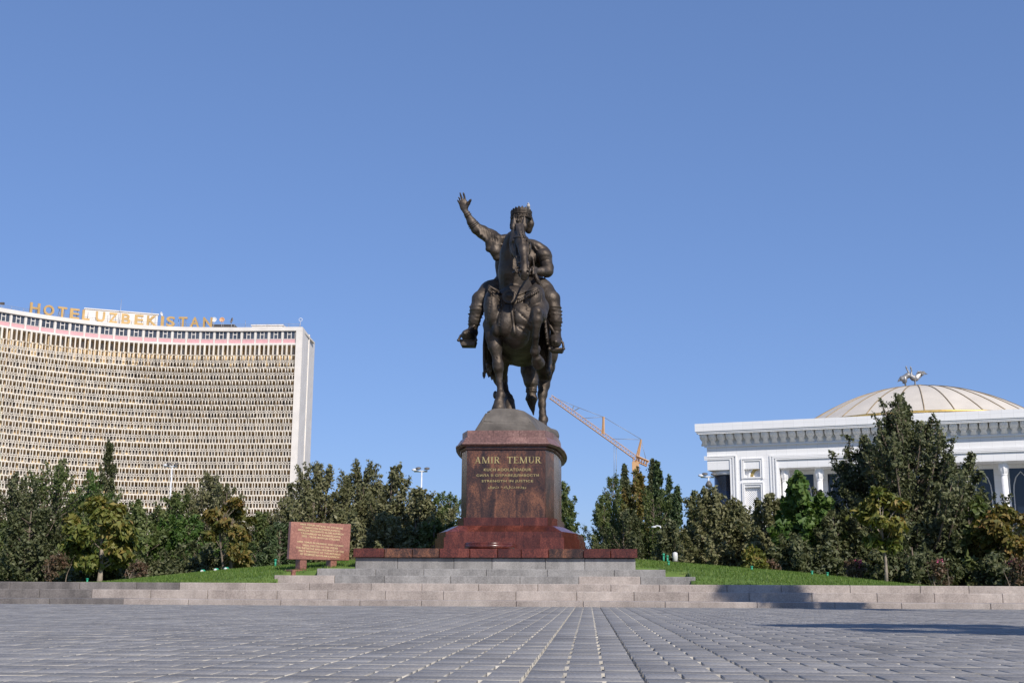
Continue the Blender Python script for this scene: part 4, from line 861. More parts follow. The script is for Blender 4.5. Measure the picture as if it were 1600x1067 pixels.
for i in range(nb):
    s_ = s_bay0 + BW * (i + 0.5); d_ = -0.42
    w = mk('window', wf, M_concw, hotel, HM(s_, d_, z_w)); mk('pane', pn, M_glass, w, HM(s_, d_, z_w)); mk('spandrel', sp, M_pinkp, hotel, HM(s_, d_, z_p + 0.03)); mk('pillar', pil, M_concw, hotel, HM(s_ + BW / 2, d_, z_p))
# tall-finned storey
CW = BW * 2 / 3; nc = int((SE - s_bay0) / CW)
ls = MB().box(-CW/2 + 0.02, -CW/2 + 0.40, -0.5, 0.0, 0, 2.55).box(0.10, 0.36, -0.5, 0.0, 0, 2.55).box(-CW/2 + 0.42, 0.08, -0.12, -0.02, 0, 0.12).box(0.38, CW/2, -0.12, -0.02, 0, 0.12).mesh('loggia_screen')
lw = MB().box(-0.42, 0.30, -0.05, 0.05, 0.35, 2.3).mesh('loggia_window')
for i in range(nc):
    s_ = s_bay0 + CW * (i + 0.5); mk('loggia_screen', ls, M_conc, hotel, HM(s_, 0.0, z_l))
    mk('loggia_window', lw, M_glass if (i * 7 % 5) else M_curtain, hotel, HM(s_ - 0.1 + 0.3 * (i % 2), -2.12, z_l))
# lattice cells, floor by floor
cell = MB(); cz = FH; mid = 1.46; tb = 0.15; dp = 0.34
cell.box(-CW/2, CW/2, -dp - 0.02, 0.02, -0.08, 0.16)
tb = 0.17
for x in (-CW/2 + 0.03, -CW/2 + 0.60, -CW/2 + 1.34): cell.box(x, x + tb, -dp, -0.02, mid + 0.17, cz - 0.08)
for x in (-CW/2 + 0.32, -CW/2 + 1.00, -CW/2 + 1.68): cell.box(x, x + tb, -dp, -0.02, 0.16, mid - 0.17)
cell.box(-CW/2, CW/2, -dp, -0.04, mid + 0.17, mid + 0.29); cell.box(-CW/2, CW/2, -dp, -0.04, mid - 0.29, mid - 0.17)
for x in (0.03, 0.32, 0.60, 1.00, 1.34, 1.68): cell.box(-CW/2 + x, -CW/2 + x + 0.12, -dp, -0.03, mid - 0.165, mid + 0.165)
cellm = cell.mesh('sunscreen_panel'); winm = MB().box(-0.75, 0.45, -0.06, 0.04, 0.5, 2.35).mesh('room_window')
nfl = int((z_l - 1.0) / FH); cells = []
for f in range(nfl):
    z = z_l - FH * (f + 1)
    sweep('floor_slab', 0.5, SE, -0.36, -2.2, z - 0.12, z + 0.06, M_conc)
    for i in range(nc): cells.append((f, i, s_bay0 + CW * (i + 0.5), z))
def vis_size(c_):
    p = HF(c_[2])[0]; v = Vector((p.x, p.y, c_[3] + 1.5)) - CAM; d = v.dot(FW); px = 800 + FPX * v.dot(RT) / d; py = 533.5 - FPX * v.dot(UP) / d
    return (-8 < px < 470 and py < 800, -d)
order = sorted(cells, key=vis_size, reverse=True); picked = set((c_[0], c_[1]) for c_ in order[:300])
cv = np.array(cell.v); cfz = cell.f; RV = []; RF = []; wv = []; wfz = []; nR = 0
rw = random.Random(3)
for f, i, s_, z in cells:
    Mx = HM(s_, 0.0, z); Mw = HM(s_ + rw.choice((-0.5, -0.1, 0.15, 0.35, 0.6)), -2.12, z)
    if (f, i) in picked:
        o_ = mk('sunscreen_panel', cellm, M_conc, hotel, Mx); mk('room_window', winm, None, o_, Mw)
    else:
        A = np.array(Mx.to_3x3()); RV.append(cv @ A.T + np.array(Mx.translation)); RF.append(nR); nR += 1
        wv.append((Mw, rw.random()))
M_room = plain('shaded_room_glass', (0.13, 0.115, 0.10), 0.35, noise=0.5, scale=0.25); winm.materials.append(M_room)
FF = np.array(cfz); me = np_mesh('sunscreen_panels', np.concatenate(RV), (FF[None] + (np.array(RF) * len(cv))[:, None, None]).reshape(-1, 4)); mk('sunscreen_panels', me, M_conc, hotel)['kind'] = 'stuff'
wmb = np.array([v.co[:] for v in winm.vertices]); WF_ = np.array([tuple(p.vertices) for p in winm.polygons]); WV = np.concatenate([wmb @ np.array(M_.to_3x3()).T + np.array(M_.translation) for M_, _ in wv])
mk('room_windows', np_mesh('room_windows', WV, (WF_[None] + (np.arange(len(wv)) * 8)[:, None, None]).reshape(-1, 4)), M_room, hotel)['kind'] = 'stuff'
for i in range(0, nc, 2): 
    s_ = s_bay0 + CW * i; sweep('partition_wall', s_ - 0.08, s_ + 0.08, -0.36, -2.2, 0.5, z_b, M_back, step=0.1)
# curtains drawn in some rooms: paler panes in front of the dark ones
cur = MB().box(-0.72, -0.1, -0.02, 0.0, 0.55, 2.3).mesh('curtain'); cur.materials.append(M_curtain)
pk = [c_ for c_ in order[:300]]
for f, i, s_, z in pk:
    if rw.random() < 0.6: mk('curtain', cur, None, hotel, HM(s_ + rw.choice((0.0, 0.5)), -2.04, z))
# end wall
ea = HF(0, 0)[0]; eb = PZ(492, 536, hz0); eb.z = 0; mid_ = ea.lerp(eb, 0.47)
nrm = Vector(((eb - ea).y, -(eb - ea).x, 0)).normalized()
sweep('corner_pilaster', -0.0, 1.45, 0.12, -2.4, -0.1, z_f, M_concw, step=0.5)
def slab(name, a, c_, off, th, z0, z1, mat): 
    q = [a + nrm * off, c_ + nrm * off, c_ + nrm * (off - th), a + nrm * (off - th)]; return MB().prism([(v.x, v.y) for v in q][::-1], z0, z1).build(name, mat, hotel)
slab('end_wall', ea.lerp(eb, 0.004), mid_, 0.06, 0.5, -0.1, hz0 - 0.05, M_concw); slab('end_wall', ea.lerp(eb, 0.5), eb, 0.0, 0.5, -0.1, hz0 - 0.1, M_concw); slab('end_rib', mid_, ea.lerp(eb, 0.5), 0.3, 0.9, -0.1, hz0 + 0.05, M_concw)
# roof rail
def hpx(px, d=0.0):
    lo, hi = 0.0, SE
    for _ in range(40):
        m_ = (lo + hi) / 2; v = Vector((*HF(m_, d)[0][:2], hz0)) - CAM; x_ = 800 + FPX * v.dot(RT) / v.dot(FW)
        if x_ > px: lo = m_
        else: hi = m_
    return (lo + hi) / 2
rl = MB(); pts = [HF(1 + i * 2.6, -1.2)[0] + Vector((0, 0, hz0 + 1.0)) for i in range(int((SE - 2) / 2.6))]
rl.tube(pts, 0.035, 4); rl.tube([p - Vector((0, 0, 0.45)) for p in pts], 0.03, 4)
rail = rl.build('roof_railing', M_steel, hotel)
for p in pts: MB().tube([p - Vector((0, 0, 1.0)), p + Vector((0, 0, 0.1 if rnd.random() < 0.8 else 1.0))], 0.045, 4).build('railing_post', M_steel, rail)
# rooftop sign, letter by letter
sgn = empty('rooftop_sign', (HF(hpx(190))[0].x, HF(hpx(190))[0].y, hz0), 'large ochre capital letters standing along the roof edge of the hotel', 'sign')
for ch, xa, xb in (('H', 48, 63), ('O', 69, 85), ('T', 91, 104.5), ('E', 110, 124), ('L', 129, 140), ('U', 150, 163.5), ('Z', 170, 183), ('B', 190, 203), ('E', 210, 223), ('K', 229, 244), ('I', 250.5, 255), ('S', 259, 272), ('T', 278, 291), ('A', 296, 310), ('N', 316, 330)):
    s_ = hpx((xa + xb) / 2, 0.1); p = HF(s_, -0.6)[0]; w = abs(P(xb, 500, p.y).x - P(xa, 500, p.y).x)
    me = fit_text(text_mesh(ch, 3, 0.22, 0.07 if ch != 'I' else 0.05), w, 2.4)
    if abs(HF(s_)[1]) > 9: pass
    lt = mk('letter', me, M_tan, sgn, T(p.x, p.y, hz0 + 0.12, HF(s_)[1]) @ UPRIGHT)
    for dx_ in (-w * 0.3, w * 0.3) if ch not in 'I' else (0,):
        q = T(p.x, p.y, 0, HF(s_)[1]) @ Vector((dx_, 0.3, 0)); q2 = T(p.x, p.y, 0, HF(s_)[1]) @ Vector((dx_, 1.5, 0))
        MB().bar((q.x, q.y, hz0 - 0.5), (q.x, q.y, hz0 + 2.2), 0.07).bar((q.x, q.y, hz0 + 2.0), (q2.x, q2.y, hz0 - 0.5), 0.06).build('letter_strut', M_steel, lt)
# rooftop plant room, boxes, dishes and masts
def roofbox(name, xa, xb, ytop, d, dep, mat, label, cat, group=None):
    sa, sb = hpx(xb, d), hpx(xa, d); p = HF((sa + sb) / 2, d)[0]; ang = HF((sa + sb) / 2)[1]; L = abs(sb - sa)
    zt_ = PZ((xa + xb) / 2, ytop, 1).z; v = ray((xa + xb) / 2, ytop); zt_ = CAM.z + v.z / v.y * p.y
    me = MB().box(-L / 2, L / 2, 0, dep, 0, zt_ - hz0 + 0.5).box(-L / 2 - 0.2, L / 2 + 0.2, -0.2, dep + 0.2, zt_ - hz0 + 0.5, zt_ - hz0 + 0.75).mesh(name); o_ = mk(name, me, mat, None, T(p.x, p.y, hz0 - 0.5, ang)); return tag(o_, label, cat, group)
roofbox('plant_room', 124, 252, 487.5, -6, 7, M_concw, 'long white plant room on the hotel roof behind the big letters', 'plant room')
roofbox('roof_hatch', 393, 441, 509, -4, 5, M_concw, 'low white box near the right end of the hotel roof', 'roof box')
roofbox('roof_unit', 332, 365, 508.5, -3, 3, M_core, 'dark flat unit on the hotel roof below the dishes', 'roof unit')
M_dish = plain('white_dish', (0.75, 0.74, 0.72), 0.5); M_dish2 = plain('orange_dish', (0.62, 0.33, 0.16), 0.5); M_dish3 = plain('brown_dish', (0.28, 0.22, 0.17), 0.6)
for px, py, rr, mt, lab, yaw in ((333.5, 499.5, 0.62, M_dish, 'white satellite dish right of the last roof letter', 0.0), (346, 499.5, 0.62, M_dish2, 'orange satellite dish on the hotel roof', 0.1), (361, 500.5, 0.7, M_dish3, 'brown satellite dish turned sideways on the hotel roof', -1.0), (251, 491, 0.6, M_dish, 'white satellite dish turned sideways above the roof letters', 1.2)):
    s_ = hpx(px, -2.5); p = HF(s_, -2.5)[0]; v = ray(px, py); z = CAM.z + v.z / v.y * p.y; ang = HF(s_)[1] + yaw
    dsh = empty('satellite_dish', (p.x, p.y, hz0 - 0.5), lab, 'dish', 'dishes on the hotel roof'); Md = T(p.x, p.y, z, ang) @ Matrix.Rotation(math.radians(80), 4, 'X')
    MB().lathe([(0.02, -0.25), (rr * 0.5, -0.2), (rr * 0.85, -0.08), (rr, 0.02), (rr * 0.97, 0.04), (rr * 0.8, -0.03), (rr * 0.4, -0.15), (0.03, -0.19)], 20).build('reflector', mt, dsh, Md)
    MB().tube([(p.x, p.y, hz0 - 0.52), (p.x, p.y, z - 0.2)], 0.07, 6).build('post', M_steel, dsh); MB().tube([Vector((0, -rr * 0.9, 0)), Vector((0, 0, rr))], 0.03, 5).build('feed_arm', M_steel, dsh, Md)
for px, yt, lab in ((186.5, 468, 'tall thin mast above the roof letters'), (235.5, 482, 'short thin mast on the hotel roof above the plant room'), (469, 497, 'aerial with ring at the right end of the hotel roof'), (2, 472, 'dark floodlight stand at the left end of the hotel roof')):
    p = HF(hpx(px, -4), -4)[0]; v = ray(px, yt); z = CAM.z + v.z / v.y * p.y; mst = empty('roof_mast', (p.x, p.y, hz0 - 0.5), lab, 'mast', 'masts on the hotel roof')
    MB().tube([(p.x, p.y, hz0 - 0.5), (p.x, p.y, z)], [0.09, 0.04], 6).build('pole', M_steel, mst)
    for k in range(3): a = k * 2.1; MB().bar((p.x + math.cos(a) * 0.8, p.y + math.sin(a) * 0.8, hz0 - 0.5), (p.x, p.y, hz0 + 1.0), 0.06).build('stay', M_steel, mst)
    if px == 469: ring('aerial_ring', (p.x, p.y, z - 0.4), (0, 1, 0), 0.4, 0.05, mst, M_dish)
    if px == 2: MB().box(p.x - 0.5, p.x + 0.5, p.y - 0.2, p.y + 0.2, z - 0.6, z - 0.1).build('lamp_head', M_core, mst)

# ------------------------------------------------------------------ white palace with colonnade and dome
m, nt, b = new_mat('white_marble_cladding'); tc = nt.nodes.new('ShaderNodeTexCoord'); sx_ = nt.nodes.new('ShaderNodeSeparateXYZ'); nt.links.new(tc.outputs['Object'], sx_.inputs[0])
cb = nt.nodes.new('ShaderNodeCombineXYZ'); nt.links.new(sx_.outputs[0], cb.inputs[0]); nt.links.new(sx_.outputs[2], cb.inputs[1])
bt = nt.nodes.new('ShaderNodeTexBrick'); bt.offset = 0.0; bt.inputs['Scale'].default_value = 1.0; bt.inputs['Brick Width'].default_value = 1.05; bt.inputs['Row Height'].default_value = 0.62; bt.inputs['Mortar Size'].default_value = 0.012; bt.inputs['Color1'].default_value = (0.80, 0.795, 0.79, 1); bt.inputs['Color2'].default_value = (0.77, 0.765, 0.76, 1); bt.inputs['Mortar'].default_value = (0.62, 0.62, 0.62, 1)
nt.links.new(cb.outputs[0], bt.inputs['Vector']); nt.links.new(bt.outputs[0], b.inputs['Base Color']); b.inputs['Roughness'].default_value = 0.55; M_mar = m
M_plas = plain('white_plaster', (0.80, 0.795, 0.79), 0.6, noise=0.04, scale=0.5); M_navy = plain('navy_glass', (0.012, 0.018, 0.032), 0.06, noise=0.3, scale=0.3); M_gilt = plain('gilt_trim', (0.55, 0.38, 0.12), 0.4, 0.7, noise=0.2); M_tracery = plain('white_tracery', (0.6, 0.6, 0.6), 0.6)
pA = P(1085, 662, 125); zTop = pA.z; pB = PZ(1600, 638, zTop); tv = Vector((pB.x - pA.x, pB.y - pA.y, 0)).normalized(); nv = Vector((tv.y, -tv.x, 0))
pW = None
def Q(px, py, d=0.0):
    d_ = ray(px, py); o_ = pA2 - nv * d; k = (o_ - CAM).dot(nv) / d_.dot(nv); h = CAM + d_ * k; return (h - pA2).dot(tv), h.z
pA2 = Vector((pA.x, pA.y, 0)) - nv * 1.7                      # wall plane lies behind the cornice edge
s_l = Q(1105, 720)[0]; pA2 = pA2 + tv * s_l
PAL = Matrix(((tv.x, -nv.x, 0, pA2.x), (tv.y, -nv.y, 0, pA2.y), (0, 0, 1, 0), (0, 0, 0, 1)))
pal = empty('white_palace', PAL, 'white marble hall with bracketed cornice, tall arched dark windows and shallow dome', 'building')
def pb(name, mat=M_mar, **k): return lambda mbb: mbb.build(name, mat, pal, PAL)
def qs(px, py=740, d=0): return Q(px, py, d)[0]
def qz(py, px=1150, d=0): return Q(px, py, d)[1]
SR = qs(1600, 700) + 32
z_par0 = qz(674, 1087, -1.7); z_mod0 = qz(697.5, 1105); z_fr0 = qz(731, 1217); z_head = qz(716, 1110)
BX = lambda name, x0, x1, y0, y1, z0, z1, mat=M_mar: MB().box(x0, x1, y0, y1, z0, z1).build(name, mat, pal, PAL)
xpl = Q(1085, 668, -1.7)[0]
BX('parapet', xpl, SR, -1.55, -0.4, z_par0, zTop); BX('parapet_lip', xpl + 0.15, SR, -1.47, -0.4, z_par0 - 0.14, z_par0 - 0.003, M_plas); BX('parapet_fillet', xpl + 0.3, SR, -1.41, -0.4, z_par0 - 0.28, z_par0 - 0.143, M_plas)
BX('frieze', 0, SR, 0.0, 3.3, z_fr0 + 0.0, z_mod0 + 0.05); BX('cornice_back', -0.1, SR, -0.10, 1.4, z_mod0 + 0.05, z_par0 - 0.28, M_plas)
BX('roof', -1.0, SR, -0.39, 60, zTop - 0.9, zTop - 0.6, M_plas); BX('side_wall', 0.02, 0.7, 3.4, 60, 0, zTop - 0.92); BX('rear_parapet', -1.0, -0.3, -0.38, 60, zTop - 0.6, zTop)
BX('bed_moulding', -0.22, SR, -0.24, -0.003, z_mod0 - 0.12, z_mod0 + 0.05, M_plas)
# brackets of the cornice
mw = qs(1113.4, 690) - qs(1100, 690); hm = z_par0 - 0.29 - (z_mod0 + 0.055); bk = MB(); hw = mw * 0.47; V = []; F = []
prof = [(0.0, 0.34, 1.0), (0.10, 0.42, 1.0), (0.20, 0.56, 0.80), (0.33, 0.74, 0.58), (0.41, 0.88, 0.62), (0.46, 0.94, 0.78), (0.50, 0.94, 0.78), (0.54, 1.02, 0.94), (0.70, 1.24, 1.02), (0.86, 1.34, 1.02), (0.95, 1.36, 1.0), (1.0, 1.38, 1.0)]
for t, pr, wf_ in prof:
    for k in range(7):
        a = -math.pi / 2 + math.pi * k / 6; rnd_ = 0.32; V.append((hw * wf_ * math.sin(a), 0.1 - (pr * (1 - rnd_) + pr * rnd_ * math.cos(a)) if 0 < k < 6 else 0.13, t * hm))
for i in range(len(prof) - 1):
    for k in range(6): F.append((i*7+k, i*7+k+1, i*7+8+k, i*7+7+k))
F += [tuple(range(6, -1, -1)), tuple((len(prof)-1)*7 + k for k in range(7))]
bkm = bk.add(V, F, True).mesh('bracket')
nbk = int((qs(1600, 690) + 3 + 1.2) / mw)
for i in range(nbk): mk('bracket', bkm, M_plas, pal, PAL @ T(xpl + 0.75 + i * mw, 0.0, z_mod0 + 0.055))
# piers, corner window and niche panels
x_c0, x_c1 = qs(1114), qs(1141); x_n0, x_n1 = qs(1163, 735), qs(1188, 735); x_m = qs(1218, 745); x_f = qs(1204, 745)
zn0, zn1 = qz(745, 1175), qz(720, 1175); zq1 = qz(757, 1175)
BX('corner_header', 0.0, x_c1, 0.0, 1.2, z_head - 0.002, z_fr0 - 0.002) if z_head < z_fr0 else None
BX('pier', x_c1, x_n0, 0.003, 3.3, 0, z_fr0 - 0.002); BX('pier', x_n1, x_m, 0.003, 3.3, 0, z_fr0 - 0.002)
BX('niche_head', x_n0 + 0.002, x_n1 - 0.002, 0.006, 3.3, zn1, z_fr0 - 0.004); BX('niche_rail', x_n0 + 0.002, x_n1 - 0.002, 0.006, 3.3, zq1, zn0); BX('niche_back', x_n0 + 0.002, x_n1 - 0.002, 0.5, 3.3, zn0, zn1, M_plas)
# recessed arch ornament in the niche
ctr = (x_n1 - 0.02, zn0 + 0.02); ag = MB(); ap = MB()
for r0, r1, yy, tgt in ((0.82, 1.12, 0.36, ag), (1.12, 1.3, 0.3, ap)):
    for k in range(12):
        a0 = math.radians(90 + 90 * k / 12); a1 = math.radians(90 + 90 * (k + 1) / 12); f = lambda a, r, y: (min(ctr[0] + r * math.cos(a), x_n1 - 0.01), y, min(ctr[1] + r * math.sin(a), zn1 - 0.01))
        tgt.hexa([f(a1, r0, yy), f(a0, r0, yy), f(a0, r0, 0.5), f(a1, r0, 0.5)], [f(a1, r1, yy), f(a0, r1, yy), f(a0, r1, 0.5), f(a1, r1, 0.5)])
ag.build('gilt_arch', M_gilt, pal, PAL); ap.build('arch_moulding', M_plas, pal, PAL)
for i in range(5):
    for j in range(4): 
        x_ = x_n0 + 0.15 + i * 0.22; z_ = zn1 - 0.15 - j * 0.24
        if math.hypot(x_ - ctr[0], z_ - ctr[1]) > 1.4: BX('carved_boss', x_ - 0.05, x_ + 0.05, 0.40, 0.51, z_ - 0.05, z_ + 0.05, M_plas)
BX('lattice_back', x_n0 + 0.002, x_n1 - 0.002, 0.35, 3.3, 0, zq1 - 0.25, M_plas); BX('lattice_head', x_n0 + 0.002, x_n1 - 0.002, 0.006, 3.3, zq1 - 0.25, zq1 - 0.002)
for k in range(-8, 20):
    a = Vector((x_n0 + k * 0.22, 0.33, zq1 - 0.27)); c_ = a + Vector((6.5, 0, -6.5)); t0 = max(0, (x_n0 - a.x) / 6.5); t1 = min(1, (x_n1 - a.x) / 6.5)
    if t1 > t0 + 0.02: MB().bar(a.lerp(c_, t0), a.lerp(c_, t1), 0.06).build('lattice_bar', M_plas, pal, PAL)
def frame(x0, x1, z0, z1, w, y, name='frame_moulding', sides='lrtb'):
    if 't' in sides: BX(name, x0 - w, x1 + w, y, 0.004, z1, z1 + w, M_plas)
    if 'b' in sides: BX(name, x0 - w, x1 + w, y, 0.004, z0 - w, z0, M_plas)
    if 'l' in sides: BX(name, x0 - w, x0, y, 0.004, z0, z1 - 0.002, M_plas)
    if 'r' in sides: BX(name, x1, x1 + w, y, 0.004, z0, z1 - 0.002, M_plas)
frame(x_n0, x_n1, zn0, zn1, 0.14, -0.10); frame(x_n0 - 0.18, x_n1 + 0.18, zn0 - 0.18, zn1 + 0.18, 0.12, -0.16, sides='lrt'); frame(x_n0, x_n1, 0.5, zq1, 0.14, -0.10, sides='lrt'); frame(x_n0 - 0.18, x_n1 + 0.18, 0.5, zq1 + 0.16, 0.1, -0.15, sides='lrt')
z_fm = qz(716, 1210)
for k, w in enumerate((0.16, 0.14, 0.12)):
    o_ = 0.95 - k * 0.3; BX('frame_moulding', x_m - o_, x_m - o_ + w, -0.1 - 0.03 * k, 0.0, 0, z_fm - 0.35 + o_ * 0.55, M_plas); BX('frame_moulding', x_m - o_, SR, -0.1 - 0.03 * k, -0.002, z_fm - 0.35 + o_ * 0.55, z_fm - 0.35 + o_ * 0.55 + w, M_plas)
    BX('frame_moulding', x_c1 - 0.0 + k * 0.3, x_c1 + k * 0.3 + w, -0.1 - 0.03 * k, 0.0, 0, z_fm + 0.05 + k * 0.16, M_plas); BX('frame_moulding', -0.3, x_c1 + k * 0.3 + w, -0.1 - 0.03 * k, -0.002, z_fm + 0.05 + k * 0.16, z_fm + 0.05 + k * 0.16 + w * 0.8, M_plas)
# corner window: curved dark glass under a white drum
zc = qz(741, 1125); MB().lathe([(1.35, 0), (1.35, zc)], 28, (x_c0 + 1.15, 1.7, 0)).build('corner_glass', M_navy, pal, PAL); MB().lathe([(1.45, zc), (1.45, z_fr0 + 0.01)], 28, (x_c0 + 1.15, 1.7, 0)).build('corner_drum', M_plas, pal, PAL); BX('corner_post', x_c1 - 0.38, x_c1 - 0.01, 0.9, 3.3, 0, z_fr0 - 0.003, M_plas)
# colonnade: back wall with tall dark windows, arches, columns
DB = 3.2; z_ct = z_fr0 - 0.003; cols = [1228, 1283, 1339, 1396, 1454, 1513, 1572]
xcs = [qs(p, 780, 0.9) for p in cols]; dcol = (xcs[-1] - xcs[0]) / 6; ncol = int((SR - 1.0 - xcs[0]) / dcol) + 1; xcs = [xcs[0] + dcol * i for i in range(ncol)]
BX('portico_ceiling', x_m + 0.002, SR, 0.3, DB + 0.6, z_fr0 + 0.0, z_fr0 + 0.3, M_plas) if False else None
z_wt = qz(741, 1255, DB); ww = abs(qs(1272, 760, DB) - qs(1240.5, 760, DB))
xs_w = [(xcs[i] + xcs[i + 1]) / 2 + (qs(1256, 760, DB) - (xcs[0] + xcs[1]) / 2) for i in range(ncol - 1)]
edge = x_m - 0.6
for i, xw in enumerate(xs_w):
    BX('portico_wall', edge, xw - ww / 2, DB, DB + 0.6, 0, z_ct - 0.02); BX('portico_wall', xw - ww / 2 + 0.002, xw + ww / 2 - 0.002, DB + 0.004, DB + 0.6, z_wt, z_ct - 0.02); edge = xw + ww / 2
    w = BX('arched_window', xw - ww / 2, xw + ww / 2, DB + 0.18, DB + 0.3, 0, z_wt, M_navy)
    hw_ = ww * 0.36; ah = z_wt - 0.35; pts = [(xw - hw_, DB + 0.14, 0.5), (xw - hw_, DB + 0.14, ah - 2.0), (xw - hw_ * 0.92, DB + 0.14, ah - 1.3), (xw - hw_ * 0.62, DB + 0.14, ah - 0.55), (xw, DB + 0.14, ah), (xw + hw_ * 0.62, DB + 0.14, ah - 0.55), (xw + hw_ * 0.92, DB + 0.14, ah - 1.3), (xw + hw_, DB + 0.14, ah - 2.0), (xw + hw_, DB + 0.14, 0.5)]
    MB().tube(pts, 0.055, 6).build('arch_tracery', M_tracery, w, PAL)
    for zz in (3.0, 6.0): MB().bar((xw - ww / 2 + 0.02, DB + 0.16, zz), (xw + ww / 2 - 0.02, DB + 0.16, zz), 0.05).build('transom', M_core, w, PAL)
zc1 = qz(752.5, 1228, 0.9); zc2 = qz(734, 1228, 0.9)
def column(x):
    cp = [(0.30, 0.0), (0.33, 0.05), (0.33, 0.10), (0.29, 0.14)]
    o_ = MB().lathe([(0.46, 0), (0.46, 0.3), (0.38, 0.4), (0.34, 0.5), (0.335, zc1 * 0.5), (0.29, zc1)], 20, (x, 0.9, 0)).build('column', M_mar, pal, PAL)
    MB().lathe([(0.29, zc1), (0.33, zc1 + 0.04), (0.33, zc1 + 0.12), (0.29, zc1 + 0.16)], 20, (x, 0.9, 0)).build('necking', M_plas, o_, PAL)
    V = []; F = []; H_ = zc2 - zc1 - 0.16; pr = [(0.30, 0), (0.40, 0.25), (0.46, 0.5), (0.47, 0.75), (0.42, 0.95), (0.44, 1.0)]; n_ = 32
    for r, t in pr:
        for k in range(n_): a = 2 * math.pi * k / n_; rr = r * (1 + 0.07 * math.cos(8 * a)); V.append((x + rr * math.cos(a), 0.9 + rr * math.sin(a), zc1 + 0.16 + t * H_))
    for i in range(len(pr) - 1):
        for k in range(n_): F.append((i*n_+k, i*n_+(k+1)%n_, (i+1)*n_+(k+1)%n_, (i+1)*n_+k))
    MB().add(V, F, False).build('capital', M_plas, o_, PAL)
    MB().lathe([(0.44, zc2), (0.55, zc2 + (z_ct - zc2) * 0.4), (0.85, zc2 + (z_ct - zc2) * 0.85), (0.95, z_ct)], 20, (x, 0.9, 0)).build('impost', M_plas, o_, PAL)
BX('portico_wall', edge, SR, DB, DB + 0.6, 0, z_ct - 0.02); BX('pier', SR - 0.9, SR, 0.003, DB, 0, z_fr0 - 0.002)
for x in xcs: column(x)
BX('portico_floor', x_m, SR, -2, DB + 0.5, -0.05, 0.15, M_plas)
# dome with gores and gilt ribs
YD = 150; dtop = P(1432, 606, YD); RD = abs(P(1270, 652, YD).x - dtop.x) * 1.13; zR = P(1430, 641.5, YD - RD).z; hD = dtop.z - zR; NG = 28
dome = pal
MB().lathe([(RD + 0.5, zTop - 0.7 - zR), (RD + 0.5, -0.25)], 56, (dtop.x, dtop.y, zR)).build('dome_drum', M_plas, pal)
MB().lathe([(RD + 0.45, -0.24), (RD + 0.62, -0.15), (RD + 0.62, 0.0), (RD + 0.3, 0.08)], 56, (dtop.x, dtop.y, zR)).build('gilt_ring', M_gilt, pal)
M_dome = plain('beige_dome_sheet', (0.57, 0.515, 0.435), 0.6, noise=0.07, scale=0.5, var=0.04); M_rib = plain('bronze_gilt_rib', (0.27, 0.20, 0.11), 0.5, 0.3)
dz = lambda q: hD * (1 - q * q) ** 1.0
for g in range(NG):
    V = []; F = []; a0 = 2 * math.pi * g / NG + 0.004; a1 = 2 * math.pi * (g + 1) / NG - 0.004; n_ = 10
    for i in range(n_ + 1):
        q = 1 - 0.93 * i / n_; 
        for k in range(4): a = a0 + (a1 - a0) * k / 3; V.append((RD * q * math.cos(a), RD * q * math.sin(a), dz(q)))
    for i in range(n_):
        for k in range(3): F.append((i*4+k, i*4+k+1, i*4+5+k, i*4+4+k))
    MB().add(V, F, True).build('dome_panel', M_dome, pal, T(dtop.x, dtop.y, zR)); a = a0 - 0.004
    MB().tube([(RD * q * math.cos(a), RD * q * math.sin(a), dz(q) + 0.02) for q in [1 - 0.93 * i / 10 for i in range(11)]], 0.075, 6).build('dome_rib', M_rib, pal, T(dtop.x, dtop.y, zR))
MB().lathe([(RD * 0.11, dz(0.11) - 0.05), (RD * 0.11, dz(0.11) + 0.16), (RD * 0.09, dz(0) + 0.2), (0.1, dz(0) + 0.22)], 28, (dtop.x, dtop.y, zR)).build('dome_cap', M_rib, pal)
# two storks on the dome
M_silver = plain('silvery_metal', (0.27, 0.265, 0.26), 0.45, 0.5, noise=0.45, scale=3)
def Z(zx, zy, dy=0): return np.array(P(1390 + zx / 17.79, 560 + zy / 17.79, YD + dy))
lo = Z(150, 850); hi = Z(1150, 150)
s = Sculpt((lo[0], YD - 1.6, lo[2]), (Z(560, 300)[0], YD + 1.6, hi[2]), 0.035)
s.cap(Z(340, 570), Z(510, 470), 0.30, 0.36, 0.1); s.chain([(Z(330, 540), 0.25), (Z(270, 600), 0.14), (Z(225, 648), 0.04)], 0.05, (1, 0.6, 1)); s.chain([(Z(515, 450), 0.2), (Z(528, 380), 0.11), (Z(480, 300), 0.09), (Z(462, 250), 0.10), (Z(455, 195), 0.02)], 0.04)
s.chain([(Z(425, 540, -0.2), 0.14), (Z(430, 640, -0.2), 0.07), (Z(455, 752, -0.2), 0.07)], 0.04); s.chain([(Z(390, 600, 0.2), 0.13), (Z(415, 670, 0.2), 0.07), (Z(440, 775, 0.2), 0.07)], 0.04); s.ell(Z(430, 600, -0.1), (0.25, 0.3, 0.45), 0.1); s.cap(Z(380, 690, 0.1), Z(375, 640, 0.1), 0.08, 0.12, 0.05)
tag(mk('stork_sculpture', s.mesh('stork_sculpture'), M_silver), 'silvery stork statue with folded wings on the dome, left of the pair', 'statue')
s = Sculpt((Z(545, 300)[0], YD - 1.6, lo[2]), (hi[0], YD + 1.6, hi[2]), 0.035)
s.chain([(Z(600, 500), 0.30), (Z(660, 545), 0.36), (Z(745, 590), 0.2)], 0.1); s.chain([(Z(600, 480), 0.2), (Z(603, 390), 0.11), (Z(608, 320), 0.09), (Z(588, 265), 0.10), (Z(572, 205), 0.02)], 0.04)
